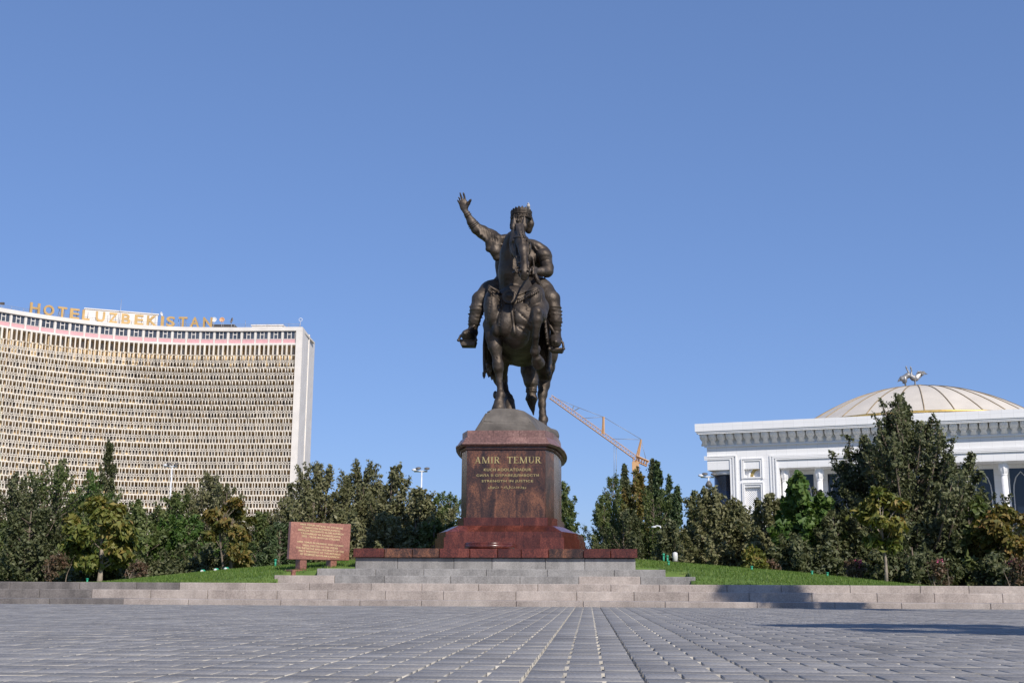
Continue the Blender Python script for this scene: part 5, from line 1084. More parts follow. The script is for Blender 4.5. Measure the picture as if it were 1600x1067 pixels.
s.chain([(Z(700, 570, -0.15), 0.14), (Z(712, 640, -0.15), 0.075), (Z(715, 755, -0.15), 0.075)], 0.04); s.chain([(Z(690, 590, 0.2), 0.13), (Z(705, 660, 0.2), 0.07), (Z(700, 755, 0.2), 0.07)], 0.04)
for (ax, ay), (bx_, by_), r0, r1 in (((720, 560), (795, 370), 0.2, 0.12), ((740, 565), (860, 370), 0.2, 0.13), ((750, 575), (930, 385), 0.18, 0.12), ((770, 580), (900, 470), 0.16, 0.1), ((800, 375), (960, 370), 0.1, 0.09), ((930, 375), (1060, 440), 0.11, 0.03), ((920, 400), (1020, 450), 0.1, 0.03), ((900, 430), (960, 475), 0.1, 0.04)):
    s.cap(Z(ax, ay, 0.1), Z(bx_, by_, 0.5), r0, r1, 0.06, (1, 0.6, 1))
tag(mk('stork_sculpture', s.mesh('stork_sculpture'), M_silver), 'silvery stork statue spreading one wing on the dome, right of the pair', 'statue')

# ------------------------------------------------------------------ tower crane far behind
M_crane = plain('orange_crane_paint', (0.55, 0.32, 0.15), 0.6, noise=0.1, scale=0.5); YCR = 210
def K(zx, zy, dy=0): return Vector(P(840 + zx / 3.557, 600 + zy / 3.557, YCR + dy))
crane = empty('tower_crane', (K(545, 410).x, YCR, 0), 'orange lattice tower crane rising behind the trees right of the pedestal', 'crane')
def lattice(name, a, c_, w, n_, cw, dw, parent=crane):
    d = (c_ - a).normalized(); u = Vector((0, 1, 0)); v = d.cross(u).normalized(); m_ = MB(); cs = [u * w / 2 + v * w / 2, -u * w / 2 + v * w / 2, -v * w / 2]
    for q in cs: m_.bar(a + q, c_ + q, cw)
    for i in range(n_):
        t0 = a.lerp(c_, i / n_); t1 = a.lerp(c_, (i + 1) / n_)
        for j in range(3): m_.bar(t0 + cs[j], t1 + cs[(j + 1) % 3], dw)
    return m_.build(name, M_crane, parent)
lattice('jib', K(545, 408), K(72, 70), 0.7, 34, 0.09, 0.05); lattice('counter_jib', K(545, 413), K(612, 443), 0.9, 5, 0.2, 0.12)
ba = K(545, 405); lattice('mast', Vector((ba.x, ba.y, 0)), ba, 0.9, 24, 0.12, 0.07)
MB().bar(K(548, 410), K(575, 308), 0.22).bar(K(560, 415), K(576, 308), 0.2).bar(K(553, 370), K(566, 365), 0.14).build('a_frame', M_crane, crane); MB().bar(K(366, 278), K(366, 182), 0.3).bar(K(358, 276), K(364, 184), 0.14).build('jib_post', M_crane, crane); MB().bar(K(200, 150), K(232, 132), 0.12).bar(K(195, 140), K(200, 122), 0.12).build('jib_strut', M_steel, crane)
for pts in ([(85, 72), (232, 132)], [(232, 132), (367, 183)], [(367, 183), (575, 306)], [(250, 190), (365, 183)], [(410, 303), (573, 308)], [(575, 308), (605, 430)], [(425, 335), (425, 560)], [(437, 345), (437, 560)]):
    MB().tube([K(*p) for p in pts], 0.045, 4).build('cable', M_steel, crane)
MB().box(ba.x - 0.7, ba.x + 0.5, YCR - 1.4, YCR - 0.6, ba.z - 2.6, ba.z - 1.0).build('cab', M_crane, crane)

# ------------------------------------------------------------------ lamp masts
M_pole = plain('white_pole_paint', (0.62, 0.63, 0.65), 0.5); M_lamp = plain('lamp_housing', (0.12, 0.11, 0.10), 0.5)
def mast(px, ytop, Y, arm, label, boxes=False):
    t = P(px, ytop, Y); o_ = empty('floodlight_mast', (t.x, Y, ground(t.x, Y) if Y < 85 else -0.08), label, 'lamp post', 'floodlight masts above the trees'); z0 = WM[o_.name].translation.z
    k = Y / FPX
    MB().tube([(t.x, Y, z0), (t.x, Y, t.z)], [0.085, 0.05], 10).build('pole', M_pole, o_)
    ar = MB().bar((t.x - arm * k, Y, t.z - 0.03), (t.x + arm * 0.75 * k, Y, t.z - 0.03), 0.09).build('cross_arm', M_pole, o_)
    for dx_, dz_ in ((-arm * 0.95, 0.02), (-arm * 0.45, 0.12), (arm * 0.68, 0.10)):
        hd_ = MB().lathe([(0.08, -0.02), (0.18, 0.02), (0.21, 0.07), (0.16, 0.12), (0.05, 0.15)], 12).build('floodlight', M_lamp if dx_ > -arm * 0.9 else M_pole, o_, T(t.x + dx_ * k, Y, t.z + dz_) @ Matrix.Rotation(math.radians(20), 4, 'X'))
    if boxes: MB().lathe([(0.0, 0), (0.2, 0.05), (0.24, 0.2), (0.1, 0.45)], 12, (t.x, Y - 0.1, t.z - 0.75)).build('camera_dome', M_lamp, o_); MB().box(t.x - 0.12, t.x + 0.12, Y - 0.2, Y, t.z - 1.2, t.z - 0.85).build('control_box', M_lamp, o_)
mast(659, 735.5, 82, 12, 'white floodlight mast against the sky left of the pedestal'); mast(269, 728, 95, 11, 'white floodlight mast in front of the hotel facade'); mast(1107, 744.5, 80, 12, 'floodlight mast with camera dome left of the white palace', True)
t = P(1034.5, 829, 66); o_ = empty('street_lamp', (t.x, 66, ground(t.x, 66)), 'twin-armed street lamp under the trees right of the pedestal', 'street lamp')
MB().tube([(t.x, 66, ground(t.x, 66)), tuple(t)], [0.09, 0.06], 8).build('pole', M_pole, o_)
for sd, xe in ((-1, 1021.5), (1, 1048)):
    e_ = P(xe, 823, 66); MB().tube([t, t + Vector((sd * 0.12, 0, 0.25)), t.lerp(e_, 0.6) + Vector((0, 0, 0.15)), e_], 0.04, 6).build('arm', M_pole, o_); MB().lathe([(0.02, 0.05), (0.12, 0.03), (0.15, -0.02), (0.05, -0.06)], 10, e_).build('lamp_head', M_pole, o_)
# ------------------------------------------------------------------ trees and shrubs
LM = {
 'olive': leafmat('olive_leaves', [(0, (0.070, 0.080, 0.032)), (0.5, (0.165, 0.168, 0.074)), (1, (0.28, 0.262, 0.145))], 0.25),
 'dark': leafmat('dark_leaves', [(0, (0.036, 0.048, 0.019)), (0.5, (0.090, 0.106, 0.044)), (1, (0.185, 0.186, 0.090))], 0.25),
 'green': leafmat('green_leaves', [(0, (0.048, 0.074, 0.021)), (0.5, (0.110, 0.148, 0.044)), (1, (0.205, 0.222, 0.085))], 0.3),
 'bright': leafmat('bright_leaves', [(0, (0.040, 0.085, 0.016)), (0.5, (0.080, 0.150, 0.030)), (1, (0.165, 0.225, 0.065))], 0.33),
 'chestnut': leafmat('yellowing_leaves', [(0, (0.075, 0.110, 0.022)), (0.5, (0.150, 0.165, 0.036)), (0.85, (0.24, 0.205, 0.050)), (1, (0.30, 0.20, 0.06))], 0.28),
 'bronze': leafmat('browning_leaves', [(0, (0.075, 0.100, 0.022)), (0.45, (0.155, 0.140, 0.036)), (0.85, (0.25, 0.170, 0.048)), (1, (0.25, 0.125, 0.05))], 0.28),
 'pine': leafmat('needle_foliage', [(0, (0.026, 0.048, 0.018)), (0.5, (0.056, 0.088, 0.032)), (1, (0.110, 0.145, 0.056))], 0.15),
 'myrtle': leafmat('reddish_shrub_leaves', [(0, (0.06, 0.065, 0.03)), (0.4, (0.115, 0.085, 0.048)), (1, (0.18, 0.10, 0.065))], 0.25),
}
M_bark = plain('grey_bark', (0.16, 0.125, 0.095), 0.9, noise=0.35, scale=6, bump=0.6, bscale=18)
M_barkl = plain('pale_bark', (0.30, 0.25, 0.20), 0.9, noise=0.3, scale=6, bump=0.5, bscale=18)
M_bloom = plain('pink_blossom', (0.45, 0.06, 0.16), 0.7)

def leaf_mesh(name, pos, size, outw, r_, droop=0.0, aspect=0.55, fan=1):
    n = len(pos)
    up = np.tile([0, 0, 1.0], (n, 1)); nrm = outw * 0.7 + up * 0.45 + r_.normal(0, 0.65, (n, 3)); nrm /= np.linalg.norm(nrm, axis=1)[:, None] + 1e-9
    ax = r_.normal(0, 1, (n, 3)) + outw * 0.6; ax[:, 2] -= droop; ax -= (ax * nrm).sum(1)[:, None] * nrm; ax /= np.linalg.norm(ax, axis=1)[:, None] + 1e-9
    sd = np.cross(nrm, ax); L = size[:, None]; W = L * aspect * 0.5
    base = pos - ax * L * 0.5; tip = pos + ax * L * 0.5; midp = pos - ax * L * 0.05
    V = np.stack([base, midp + sd * W + nrm * W * 0.35, tip, midp - sd * W + nrm * W * 0.35], 1).reshape(-1, 3)
    me = np_mesh(name, V, np.arange(4 * n).reshape(-1, 4))
    return me

def plant(name, label, cat, group, base, height, rx, kind, mat, seed, low=0.12, n_leaf=9000, leaf=0.15, shoots=0, trunk=0.085, stems=1, clump=0.36, dens=1.0, bark=None, droop=0.0, aspect=0.46, blossoms=0, ry=None, ncl=None):
    r_ = np.random.default_rng(seed); base = np.array(base, float); ry = ry or rx
    prof = {'round': lambda t: np.sqrt(np.clip(1 - (2 * t - 0.92) ** 2 / 1.02, 0.02, 1)), 'ovate': lambda t: np.clip(np.sin(np.pi * np.clip(0.1 + 0.88 * t, 0, 1) ** 0.7) ** 0.65, 0.12, 1) * (1.04 - 0.2 * t),
            'bush': lambda t: np.clip(1.04 - t ** 3.0, 0.15, 1) * (0.88 + 0.12 * np.minimum(1, t * 5)), 'cone': lambda t: np.clip(1.03 - t, 0.05, 1) ** 0.85, 'column': lambda t: np.clip(1.05 - t ** 2.5, 0.12, 1), 'dome': lambda t: np.sqrt(np.clip(1.04 - t ** 2, 0.03, 1))}[kind]
    H = height * (1 - low); z0 = height * low
    nclump = ncl or int(np.clip(n_leaf / 300, 16, 80)); cl = []
    lob = r_.uniform(0, 6.28, 4)
    for i in range(nclump):
        t = (i + r_.uniform(0.1, 0.9)) / nclump; t = t ** 0.9; a = r_.uniform(0, 2 * np.pi); R = prof(np.array(t)) * (1 + 0.16 * math.sin(2 * a + lob[0]) + 0.12 * math.sin(3 * a + lob[1] + 4 * t) + 0.10 * math.sin(7 * t + lob[2]))
        q = math.sqrt(r_.uniform(0.12, 1.0)) * 0.86; s_ = clump * rx * r_.uniform(0.55, 1.15) * (0.65 + 0.35 * float(R))
        c = np.array([math.cos(a) * rx * R * q, math.sin(a) * ry * R * q, z0 + H * min(t, 1 - 0.35 * s_ / H)]); cl.append((c, s_, r_.random()))
    wts = np.array([s_ ** 2 for _, s_, _ in cl]); wts /= wts.sum(); cnt = np.maximum(30, (wts * n_leaf * dens).astype(int)); PP = []; OO = []; TT = []
    for (c, s_, tn), k in zip(cl, cnt):
        d = r_.normal(0, 1, (k, 3)); d /= np.linalg.norm(d, axis=1)[:, None]; rad = s_ * np.abs(r_.normal(0.82, 0.27, k)) * (1 + 0.3 * np.sin(d[:, 0] * 5 + tn * 9) * np.sin(d[:, 2] * 4 + tn * 5))
        p = c + d * rad[:, None] * np.array([1, 1, 0.78]); ol = p - np.array([0, 0, z0 + H * 0.4]); ol /= np.linalg.norm(ol, axis=1)[:, None] + 1e-9
        PP.append(p); OO.append(d * 0.6 + ol * 0.5); TT.append(np.clip(0.5 * tn + 0.25 + r_.normal(0, 0.2, k), 0, 1))
    sh_lines = []
    for i in range(int(shoots * 1.7)):      # upright leafy shoots that break the outline
        c, s_, tn = cl[r_.integers(len(cl) // 3, len(cl))]; a = r_.uniform(0, 6.28); b0 = c + np.array([math.cos(a) * s_ * 0.5, math.sin(a) * s_ * 0.5, s_ * 0.5]); L = r_.uniform(0.3, 1.0) ** 1.3 * (0.16 * height + 0.45)
        e_ = b0 + np.array([r_.normal(0, 0.15) * L, r_.normal(0, 0.15) * L, L]); e_[2] = min(e_[2], height * 1.02); k = int(24 + 52 * L); u = r_.random(k)
        p = b0 + (e_ - b0) * u[:, None] + r_.normal(0, 0.085, (k, 3)) * (1.3 - u)[:, None]; d = r_.normal(0, 1, (k, 3)); d /= np.linalg.norm(d, axis=1)[:, None]
        PP.append(p); OO.append(d); TT.append(np.clip(0.55 + r_.normal(0, 0.22, k), 0, 1)); sh_lines.append((b0, e_))
    pos = np.concatenate(PP); ow = np.concatenate(OO); tint = np.concatenate(TT); n = len(pos)
    pos[:, 2] = np.maximum(pos[:, 2], 0.03)
    size = leaf * r_.uniform(0.65, 1.35, n)
    root = empty(name, base, label, cat, group)
    me = leaf_mesh('crown', pos, size, ow, r_, droop, aspect); at_ = me.attributes.new('tint', 'FLOAT', 'POINT'); at_.data.foreach_set('value', np.repeat(tint, 4).astype(np.float32))
    mk('crown', me, LM[mat], root, T(base))
    # trunk and limbs
    bk_ = bark or M_bark; tk = MB(); bl = MB(); topz = z0 + H * 0.72
    for sidx in range(stems):
        dx = r_.normal(0, 0.06, 2) * (1 if stems == 1 else 3); lean = r_.normal(0, 0.05, 2) * height * (0.5 if stems == 1 else 1.6)
        pts = [np.array([dx[0] + lean[0] * u ** 1.3 + 0.03 * math.sin(5 * u + sidx), dx[1] + lean[1] * u ** 1.3, -0.1 + (topz + 0.1) * u]) for u in np.linspace(0, 1, 7)]
        tk.tube([Vector(p) for p in pts], [trunk * (1.25 if i == 0 else 1) * (1 - 0.12 * i) for i in range(7)], 8)
    trunk_o = tk.build('trunk', bk_, root, T(base))
    for i, (c, s_, tn) in enumerate(cl):
        if i % 2 and len(cl) > 24: continue
        u = np.clip((c[2] / topz) * 0.7 - 0.05, 0.12, 0.92); st = np.array([pts[0][0] + (pts[-1][0] - pts[0][0]) * u ** 1.3, pts[0][1] + (pts[-1][1] - pts[0][1]) * u ** 1.3, topz * u]); m_ = st * 0.45 + c * 0.55 + np.array([0, 0, 0.06 * height * (0.5 if c[2] > st[2] else -0.2)])
        bl.tube([Vector(st), Vector(m_), Vector(c)], [trunk * 0.42 * (1 - 0.5 * u), trunk * 0.26, trunk * 0.1], 5)
    for b0, e_ in sh_lines: bl.tube([Vector(b0), Vector(e_)], [0.02, 0.008], 4)
    bo = bl.build('branches', bk_, root, T(base)); bo['kind'] = 'stuff'
    for i in range(blossoms):
        c, s_, _ = cl[-1 - (i % len(cl))]; p = c + r_.normal(0, 0.5, 3) * s_ + np.array([0, -s_ * 0.5, s_ * 0.4]); bm_ = MB()
        for k in range(9): q = p + r_.normal(0, 0.05, 3); a = r_.uniform(0, 6.28); bm_.add([tuple(q), tuple(q + np.array([0.06 * math.cos(a), 0.06 * math.sin(a), 0.02])), tuple(q + np.array([0.02, -0.02, 0.07])), tuple(q + np.array([-0.05 * math.sin(a), 0.05 * math.cos(a), 0.03]))], [(0, 1, 2), (0, 2, 3), (0, 3, 1), (1, 3, 2)])
        bm_.build('blossom', M_bloom, root, T(base))
    return root


def branchy(name, label, cat, group, base, height, rx, kind, mat, seed, low=0.03, n_leaf=12000, leaf=0.12, trunk=0.09, bark=None, aspect=0.46, spiky=1.0, nb=None, gap=0.0):
    """crown grown along ascending branches and side twigs, so the outline is feathery and gaps stay open"""
    r_ = np.random.default_rng(seed); base = np.array(base, float)
    prof = {'ovate': lambda t: np.sin(np.pi * np.clip(0.12 + 0.86 * t, 0, 1) ** 0.72) ** 0.7, 'bush': lambda t: np.clip(1.02 - t, 0, 1) ** 0.4 * (0.80 + 0.20 * min(1, t * 4)), 'cone': lambda t: np.clip(1.02 - t, 0, 1) ** 0.85, 'column': lambda t: np.clip(1.03 - t ** 2.2, 0, 1) ** 0.8}[kind]
    nb = nb or int(np.clip(26 + 16 * rx * height / 4, 40, 170)); lob = r_.uniform(0, 6.28, 4); PP = []; TT = []; OO = []; segs = []; LL = []
    topz = height * 0.93; lean = r_.normal(0, 0.03, 2) * height
    def axis(z): return np.array([lean[0] * z / height, lean[1] * z / height, z])
    nlead = 3 if kind in ('bush', 'ovate') else 1
    for i in range(nb):
        t = (i + r_.random()) / nb; a = r_.uniform(0, 2 * np.pi) if i < nb - nlead * 4 else lob[i % 4]
        R = float(prof(t)) * (1 + 0.18 * math.sin(2 * a + lob[0] + 2 * t) + 0.12 * math.sin(3 * a + lob[1] + 6 * t)) * r_.uniform(0.55, 1.05)
        ze = low * height + (height * (1 - low)) * t; rise = R * rx * r_.uniform(0.6, 1.5) + 0.10 * height * r_.random(); zs = max(0.02 * height, ze - rise)
        zs = min(zs, topz); st = axis(zs); e_ = axis(ze) + np.array([math.cos(a) * R * rx, math.sin(a) * R * rx, 0]); e_[2] = min(e_[2] + (r_.random() ** 2) * 0.06 * height * spiky, height * (1.0 + 0.02 * spiky))
        m_ = st * 0.5 + e_ * 0.5 + np.array([math.cos(a), math.sin(a), -0.25]) * 0.16 * R * rx; L = np.linalg.norm(e_ - st)
        q = lambda u, st=st, m_=m_, e_=e_: ((1 - u) ** 2)[:, None] * st + (2 * u * (1 - u))[:, None] * m_ + (u ** 2)[:, None] * e_
        segs.append((st, m_, e_)); dirv = (e_ - st) / max(L, 1e-6); tn = r_.random()
        twigs = [(0.25, 1.06, None, 0.055 * L + 0.09, 1.0)]
        for k in range(int(3 + 3.2 * L)):
            u0 = r_.uniform(0.3, 0.95); tw = dirv * 0.55 + r_.normal(0, 0.55, 3) + np.array([0, 0, 0.45 * spiky]); tw /= np.linalg.norm(tw); twigs.append((u0, 0, tw * r_.uniform(0.18, 0.42) * (0.35 + 0.42 * L) * (1.15 - 0.4 * u0), 0.075, 0.75))
        for u0, u1, tw, sp, wgt in twigs:
            k = int((10 + 46 * (L if tw is None else np.linalg.norm(tw) * 1.7)) * wgt); u = r_.random(k)
            if tw is None: p = q(u0 + (u1 - u0) * u) + r_.normal(0, 1, (k, 3)) * (sp * (1.15 - u))[:, None]
            else: b0 = q(np.array([u0]))[0]; p = b0 + tw * u[:, None] + r_.normal(0, 1, (k, 3)) * (sp * (1.3 - u))[:, None]; LL.append((b0, b0 + tw))
            PP.append(p); o_ = r_.normal(0, 1, (k, 3)) * 0.5 + np.array([math.cos(a), math.sin(a), 0.35]); OO.append(o_ / np.linalg.norm(o_, axis=1)[:, None]); TT.append(np.clip(0.3 + 0.35 * tn + 0.12 * u + r_.normal(0, 0.18, k), 0, 1))
    pos = np.concatenate(PP); ow = np.concatenate(OO); tint = np.concatenate(TT)
    if len(pos) > n_leaf: sel = r_.permutation(len(pos))[:n_leaf]; pos, ow, tint = pos[sel], ow[sel], tint[sel]
    pos[:, 2] = np.maximum(pos[:, 2], 0.03); n = len(pos)
    size = leaf * r_.uniform(0.6, 1.4, n) * max(1.0, min(1.5, math.sqrt(n_leaf / max(n, 1))))
    root = empty(name, base, label, cat, group); me = leaf_mesh('crown', pos, size, ow, r_, 0.0, aspect); at_ = me.attributes.new('tint', 'FLOAT', 'POINT'); at_.data.foreach_set('value', np.repeat(tint, 4).astype(np.float32)); mk('crown', me, LM[mat], root, T(base))
    bk_ = bark or M_bark; tk = MB().tube([Vector(axis(z) + np.array([0.03 * math.sin(z * 2), 0.02 * math.cos(z * 3), 0])) for z in np.linspace(-0.1, topz, 8)], [trunk * (1.2 if i == 0 else 1) * (1 - 0.12 * i) for i in range(8)], 8); tk.build('trunk', bk_, root, T(base))
    bl = MB()
    for st, m_, e_ in segs: bl.tube([Vector(st), Vector(m_), Vector(e_)], [trunk * 0.36, trunk * 0.22, trunk * 0.07], 4)
    for b0, e_ in LL[::3]: bl.tube([Vector(b0), Vector(e_)], [0.012, 0.005], 3)
    bl.build('branches', bk_, root, T(base))['kind'] = 'stuff'
    return root

def tree_px(px, ytop, hw, Y, kind, mat, label, group='trees behind the monument', name='broadleaf_tree', **kw):
    c = P(px, 900, Y); z = ground(c.x, Y); top = P(px, ytop, Y).z; tree_px.n += 1
    if kind in ('round', 'dome'): return plant(name, label, 'tree', group, (c.x, Y, z), top - z, hw * Y / FPX * 1.1, kind, mat, 100 + tree_px.n, **{**kw, 'n_leaf': int(kw.get('n_leaf', 9000) * 1.3)})
    rx = hw * Y / FPX * (1.75 if kind in ('bush', 'ovate') else 1.4); kk = {k: v for k, v in kw.items() if k in ('low', 'leaf', 'aspect', 'trunk', 'bark', 'nb')}; kk.setdefault('leaf', 0.125)
    return branchy(name, label, 'tree', group, (c.x, Y, z), top - z, rx, kind, mat, 100 + tree_px.n, n_leaf=int(kw.get('n_leaf', 9000) * 2.3), spiky=0.5 if name in ('conifer_tree', 'cypress_tree') else 1.0, **kk)
tree_px.n = 0
B = dict(low=0.02, shoots=40)
# left of the monument, from the left edge
tree_px(12, 742, 44, 51, 'ovate', 'dark', 'dark green tree at the left edge of the picture', n_leaf=9000, low=0.1)
tree_px(78, 722, 66, 53, 'ovate', 'green', 'tall spreading green tree near the left edge with open top', n_leaf=17000, low=0.06, shoots=40, clump=0.26)
tree_px(125, 738, 42, 60, 'ovate', 'bright', 'pale green tree just behind the yellowing chestnut', n_leaf=9000, shoots=25)
tree_px(155, 690, 17, 78, 'column', 'dark', 'narrow dark cypress standing out against the hotel facade', name='cypress_tree', n_leaf=8000, leaf=0.16, low=0.02, clump=0.75, ncl=34)
tree_px(40, 790, 46, 46, 'bush', 'dark', 'low dark tree mass at the left below the spreading tree', n_leaf=9000, **B)
tree_px(150, 779, 52, 40.5, 'round', 'chestnut', 'yellowing chestnut with a round crown on a pale trunk, left lawn edge', name='chestnut_tree', n_leaf=6500, low=0.20, leaf=0.24, droop=1.2, aspect=0.5, bark=M_barkl, trunk=0.10, clump=0.26)
tree_px(228, 798, 38, 46, 'bush', 'green', 'dense green bushy tree right of the yellowing chestnut', n_leaf=8000, **B)
tree_px(262, 772, 34, 52, 'bush', 'green', 'mid green bushy tree at the foot of the floodlight mast', n_leaf=8000, **B)
tree_px(318, 742, 58, 55, 'ovate', 'olive', 'tall olive green tree left of the browning chestnut, before the hotel', n_leaf=15000, low=0.04, shoots=60)
tree_px(288, 806, 44, 47, 'bush', 'bright', 'bright green low tree left of the browning chestnut', n_leaf=9000, **B)
tree_px(360, 782, 37, 42.5, 'round', 'bronze', 'browning chestnut with several thin stems beside the notice board', name='chestnut_tree', n_leaf=4800, low=0.13, leaf=0.22, droop=1.2, aspect=0.5, stems=4, trunk=0.055, clump=0.28)
tree_px(398, 800, 26, 52, 'bush', 'green', 'thin green tree between browning chestnut and notice board', n_leaf=4200, low=0.02, shoots=25)
tree_px(432, 818, 30, 44, 'bush', 'pine', 'bright green young pine directly left of the notice board', name='pine_tree', n_leaf=7000, leaf=0.13, aspect=0.22, low=0.02, shoots=20)
tree_px(448, 772, 38, 56, 'ovate', 'olive', 'sparse olive tree with hotel windows showing through', n_leaf=6500, low=0.05, shoots=35)
tree_px(505, 728, 56, 52, 'bush', 'olive', 'large olive green tree rising behind the notice board', n_leaf=16000, **B)
tree_px(468, 752, 28, 50, 'ovate', 'olive', 'leaning olive green tree at the right end of the hotel', n_leaf=7000, low=0.04, shoots=30)
tree_px(566, 724, 52, 54, 'bush', 'olive', 'tall shaggy tree midway between notice board and pedestal', n_leaf=15000, low=0.02, shoots=70)
tree_px(606, 732, 36, 51, 'bush', 'olive', 'tree with a long bare-stemmed shoot at its top', n_leaf=9000, low=0.02, shoots=40)
tree_px(648, 768, 46, 50, 'bush', 'olive', 'bushy olive tree below the left floodlight mast', n_leaf=11000, **B)
tree_px(694, 774, 42, 58, 'bush', 'green', 'rounded light green tree touching the left side of the pedestal', n_leaf=9000, **B)
tree_px(540, 800, 40, 46, 'bush', 'olive', 'low olive bush right behind the notice board', n_leaf=8000, **B)
tree_px(607, 806, 40, 45.5, 'bush', 'olive', 'low olive bush above the left end of the platform', n_leaf=8000, **B)
tree_px(675, 815, 36, 46, 'bush', 'green', 'low green bush behind the left foot of the pedestal', n_leaf=6500, **B)
tree_px(536, 748, 36, 57, 'bush', 'olive', 'olive tree filling the gap above the right edge of the notice board', n_leaf=9000, low=0.02)
tree_px(590, 752, 32, 58, 'bush', 'olive', 'grey-green tree behind the one with the long shoot', n_leaf=8000, low=0.02)
tree_px(630, 764, 30, 56, 'bush', 'olive', 'grey-green tree just left of the left floodlight mast', n_leaf=8000, low=0.02)
tree_px(672, 780, 32, 55, 'bush', 'green', 'green tree just right of the left floodlight mast', n_leaf=8000, low=0.02)
tree_px(482, 776, 34, 49, 'bush', 'olive', 'olive tree above the left edge of the notice board', n_leaf=8000, low=0.02)
tree_px(200, 780, 34, 56, 'bush', 'green', 'green tree between cypress and floodlight mast', n_leaf=7000, low=0.02)
tree_px(345, 758, 30, 58, 'bush', 'olive', 'pale olive tree rising behind the browning chestnut', n_leaf=7500, low=0.02)
# right of the monument
tree_px(938, 778, 20, 74, 'bush', 'green', 'lowest green tree beside the sky gap right of the pedestal', n_leaf=8000, low=0.02)
tree_px(972, 758, 24, 82, 'bush', 'green', 'green tree behind the loose drooping one', n_leaf=9000, low=0.02)
tree_px(1018, 768, 26, 70, 'bush', 'green', 'green tree below the slender conifer', n_leaf=9000, low=0.02)
tree_px(1052, 744, 20, 84, 'cone', 'pine', 'narrow conifer right of the broad dark one', name='conifer_tree', n_leaf=8000, low=0.02)
tree_px(1092, 792, 26, 58, 'bush', 'olive', 'low olive tree at the foot of the camera mast', n_leaf=8000, low=0.02)
tree_px(1142, 782, 28, 54, 'bush', 'olive', 'olive tree below the corner window of the palace', n_leaf=8500, low=0.02)
tree_px(1232, 786, 30, 49, 'bush', 'olive', 'pale olive tree touching the left side of the bright maple', n_leaf=8500, low=0.02)
tree_px(884, 752, 25, 62, 'bush', 'green', 'green tree peeping out from behind the right side of the pedestal', n_leaf=9000, low=0.03, shoots=10)
tree_px(958, 743, 27, 76, 'ovate', 'green', 'loose drooping green tree, first right of the gap beside the pedestal', n_leaf=12000, low=0.02, shoots=20)
tree_px(988, 730, 17, 80, 'cone', 'dark', 'pointed dark tree under the crane mast', n_leaf=9000, low=0.02, leaf=0.17)
tree_px(999, 734, 19, 73, 'ovate', 'bronze', 'browning yellow tree right of the crane mast', n_leaf=8000, low=0.12, leaf=0.17)
tree_px(1022, 716, 17, 84, 'cone', 'dark', 'slender dark conifer with its spire beside the crane', name='conifer_tree', n_leaf=8000, low=0.02, leaf=0.17, clump=0.4)
tree_px(1040, 720, 24, 78, 'cone', 'pine', 'broad dark conifer behind the twin-armed street lamp', name='conifer_tree', n_leaf=11000, low=0.02, leaf=0.16, clump=0.36)
tree_px(975, 800, 34, 68, 'bush', 'dark', 'dark low tree mass at the end of the platform', n_leaf=9000, low=0.01, shoots=20)
tree_px(1062, 762, 20, 70, 'cone', 'pine', 'small dark spruce right of the street lamp', name='conifer_tree', n_leaf=8000, low=0.02, clump=0.4)
tree_px(1085, 768, 24, 64, 'cone', 'dark', 'dark spruce left of the camera mast', name='conifer_tree', n_leaf=9000, low=0.02, clump=0.4)
tree_px(1118, 765, 36, 51, 'bush', 'olive', 'shaggy olive tree in front of the camera mast', n_leaf=12000, low=0.02, shoots=60)
tree_px(1055, 815, 34, 56, 'bush', 'dark', 'low dark bush below the spruces', n_leaf=8000, **B)
tree_px(1163, 788, 36, 52, 'bush', 'olive', 'low shaggy tree below the carved niche of the palace', n_leaf=10000, low=0.02, shoots=50)
tree_px(1200, 776, 32, 49, 'bush', 'olive', 'shaggy olive tree below the first palace column', n_leaf=10000, low=0.02, shoots=55)
tree_px(1268, 744, 40, 45.5, 'ovate', 'bright', 'bright green maple in front of the first palace windows', n_leaf=12000, low=0.03, leaf=0.19, shoots=35, aspect=0.8)
tree_px(1310, 800, 40, 44, 'bush', 'dark', 'dark low tree between bright maple and huge dark tree', n_leaf=9000, low=0.02, shoots=30)
tree_px(1350, 688, 46, 47, 'ovate', 'dark', 'dark tree forming the left shoulder of the huge dark tree', n_leaf=15000, low=0.12, shoots=35, clump=0.24)
tree_px(1425, 628, 82, 45, 'ovate', 'dark', 'huge dark green tree covering the palace facade', n_leaf=42000, low=0.03, shoots=110, clump=0.20, trunk=0.2, ncl=120)
tree_px(1492, 712, 46, 46, 'bush', 'dark', 'dark tree on the right flank of the huge tree', n_leaf=15000, low=0.02, shoots=60)
tree_px(1522, 782, 36, 42.5, 'bush', 'green', 'green leafy tree right of the huge dark tree', n_leaf=9000, low=0.02, shoots=25, leaf=0.17)
tree_px(1576, 796, 46, 41.5, 'dome', 'bronze', 'browning chestnut at the right edge of the picture', name='chestnut_tree', n_leaf=8500, low=0.12, leaf=0.22, droop=1.2, aspect=0.5, clump=0.26)
tree_px(1380, 766, 42, 37.2, 'round', 'chestnut', 'small young chestnut with thin pale trunk on the right lawn edge', name='chestnut_tree', n_leaf=2600, low=0.36, leaf=0.21, droop=1.2, aspect=0.5, bark=M_barkl, trunk=0.055, clump=0.30)
tree_px(1425, 850, 60, 41, 'bush', 'dark', 'dark undergrowth below the huge tree', n_leaf=8000, low=0.0, shoots=15)
tree_px(1570, 868, 50, 41, 'bush', 'dark', 'dark undergrowth at the right edge', n_leaf=6500, low=0.0, shoots=10)
tree_px(1250, 838, 46, 43, 'bush', 'dark', 'dark undergrowth below the bright maple', n_leaf=7500, low=0.0, shoots=15)
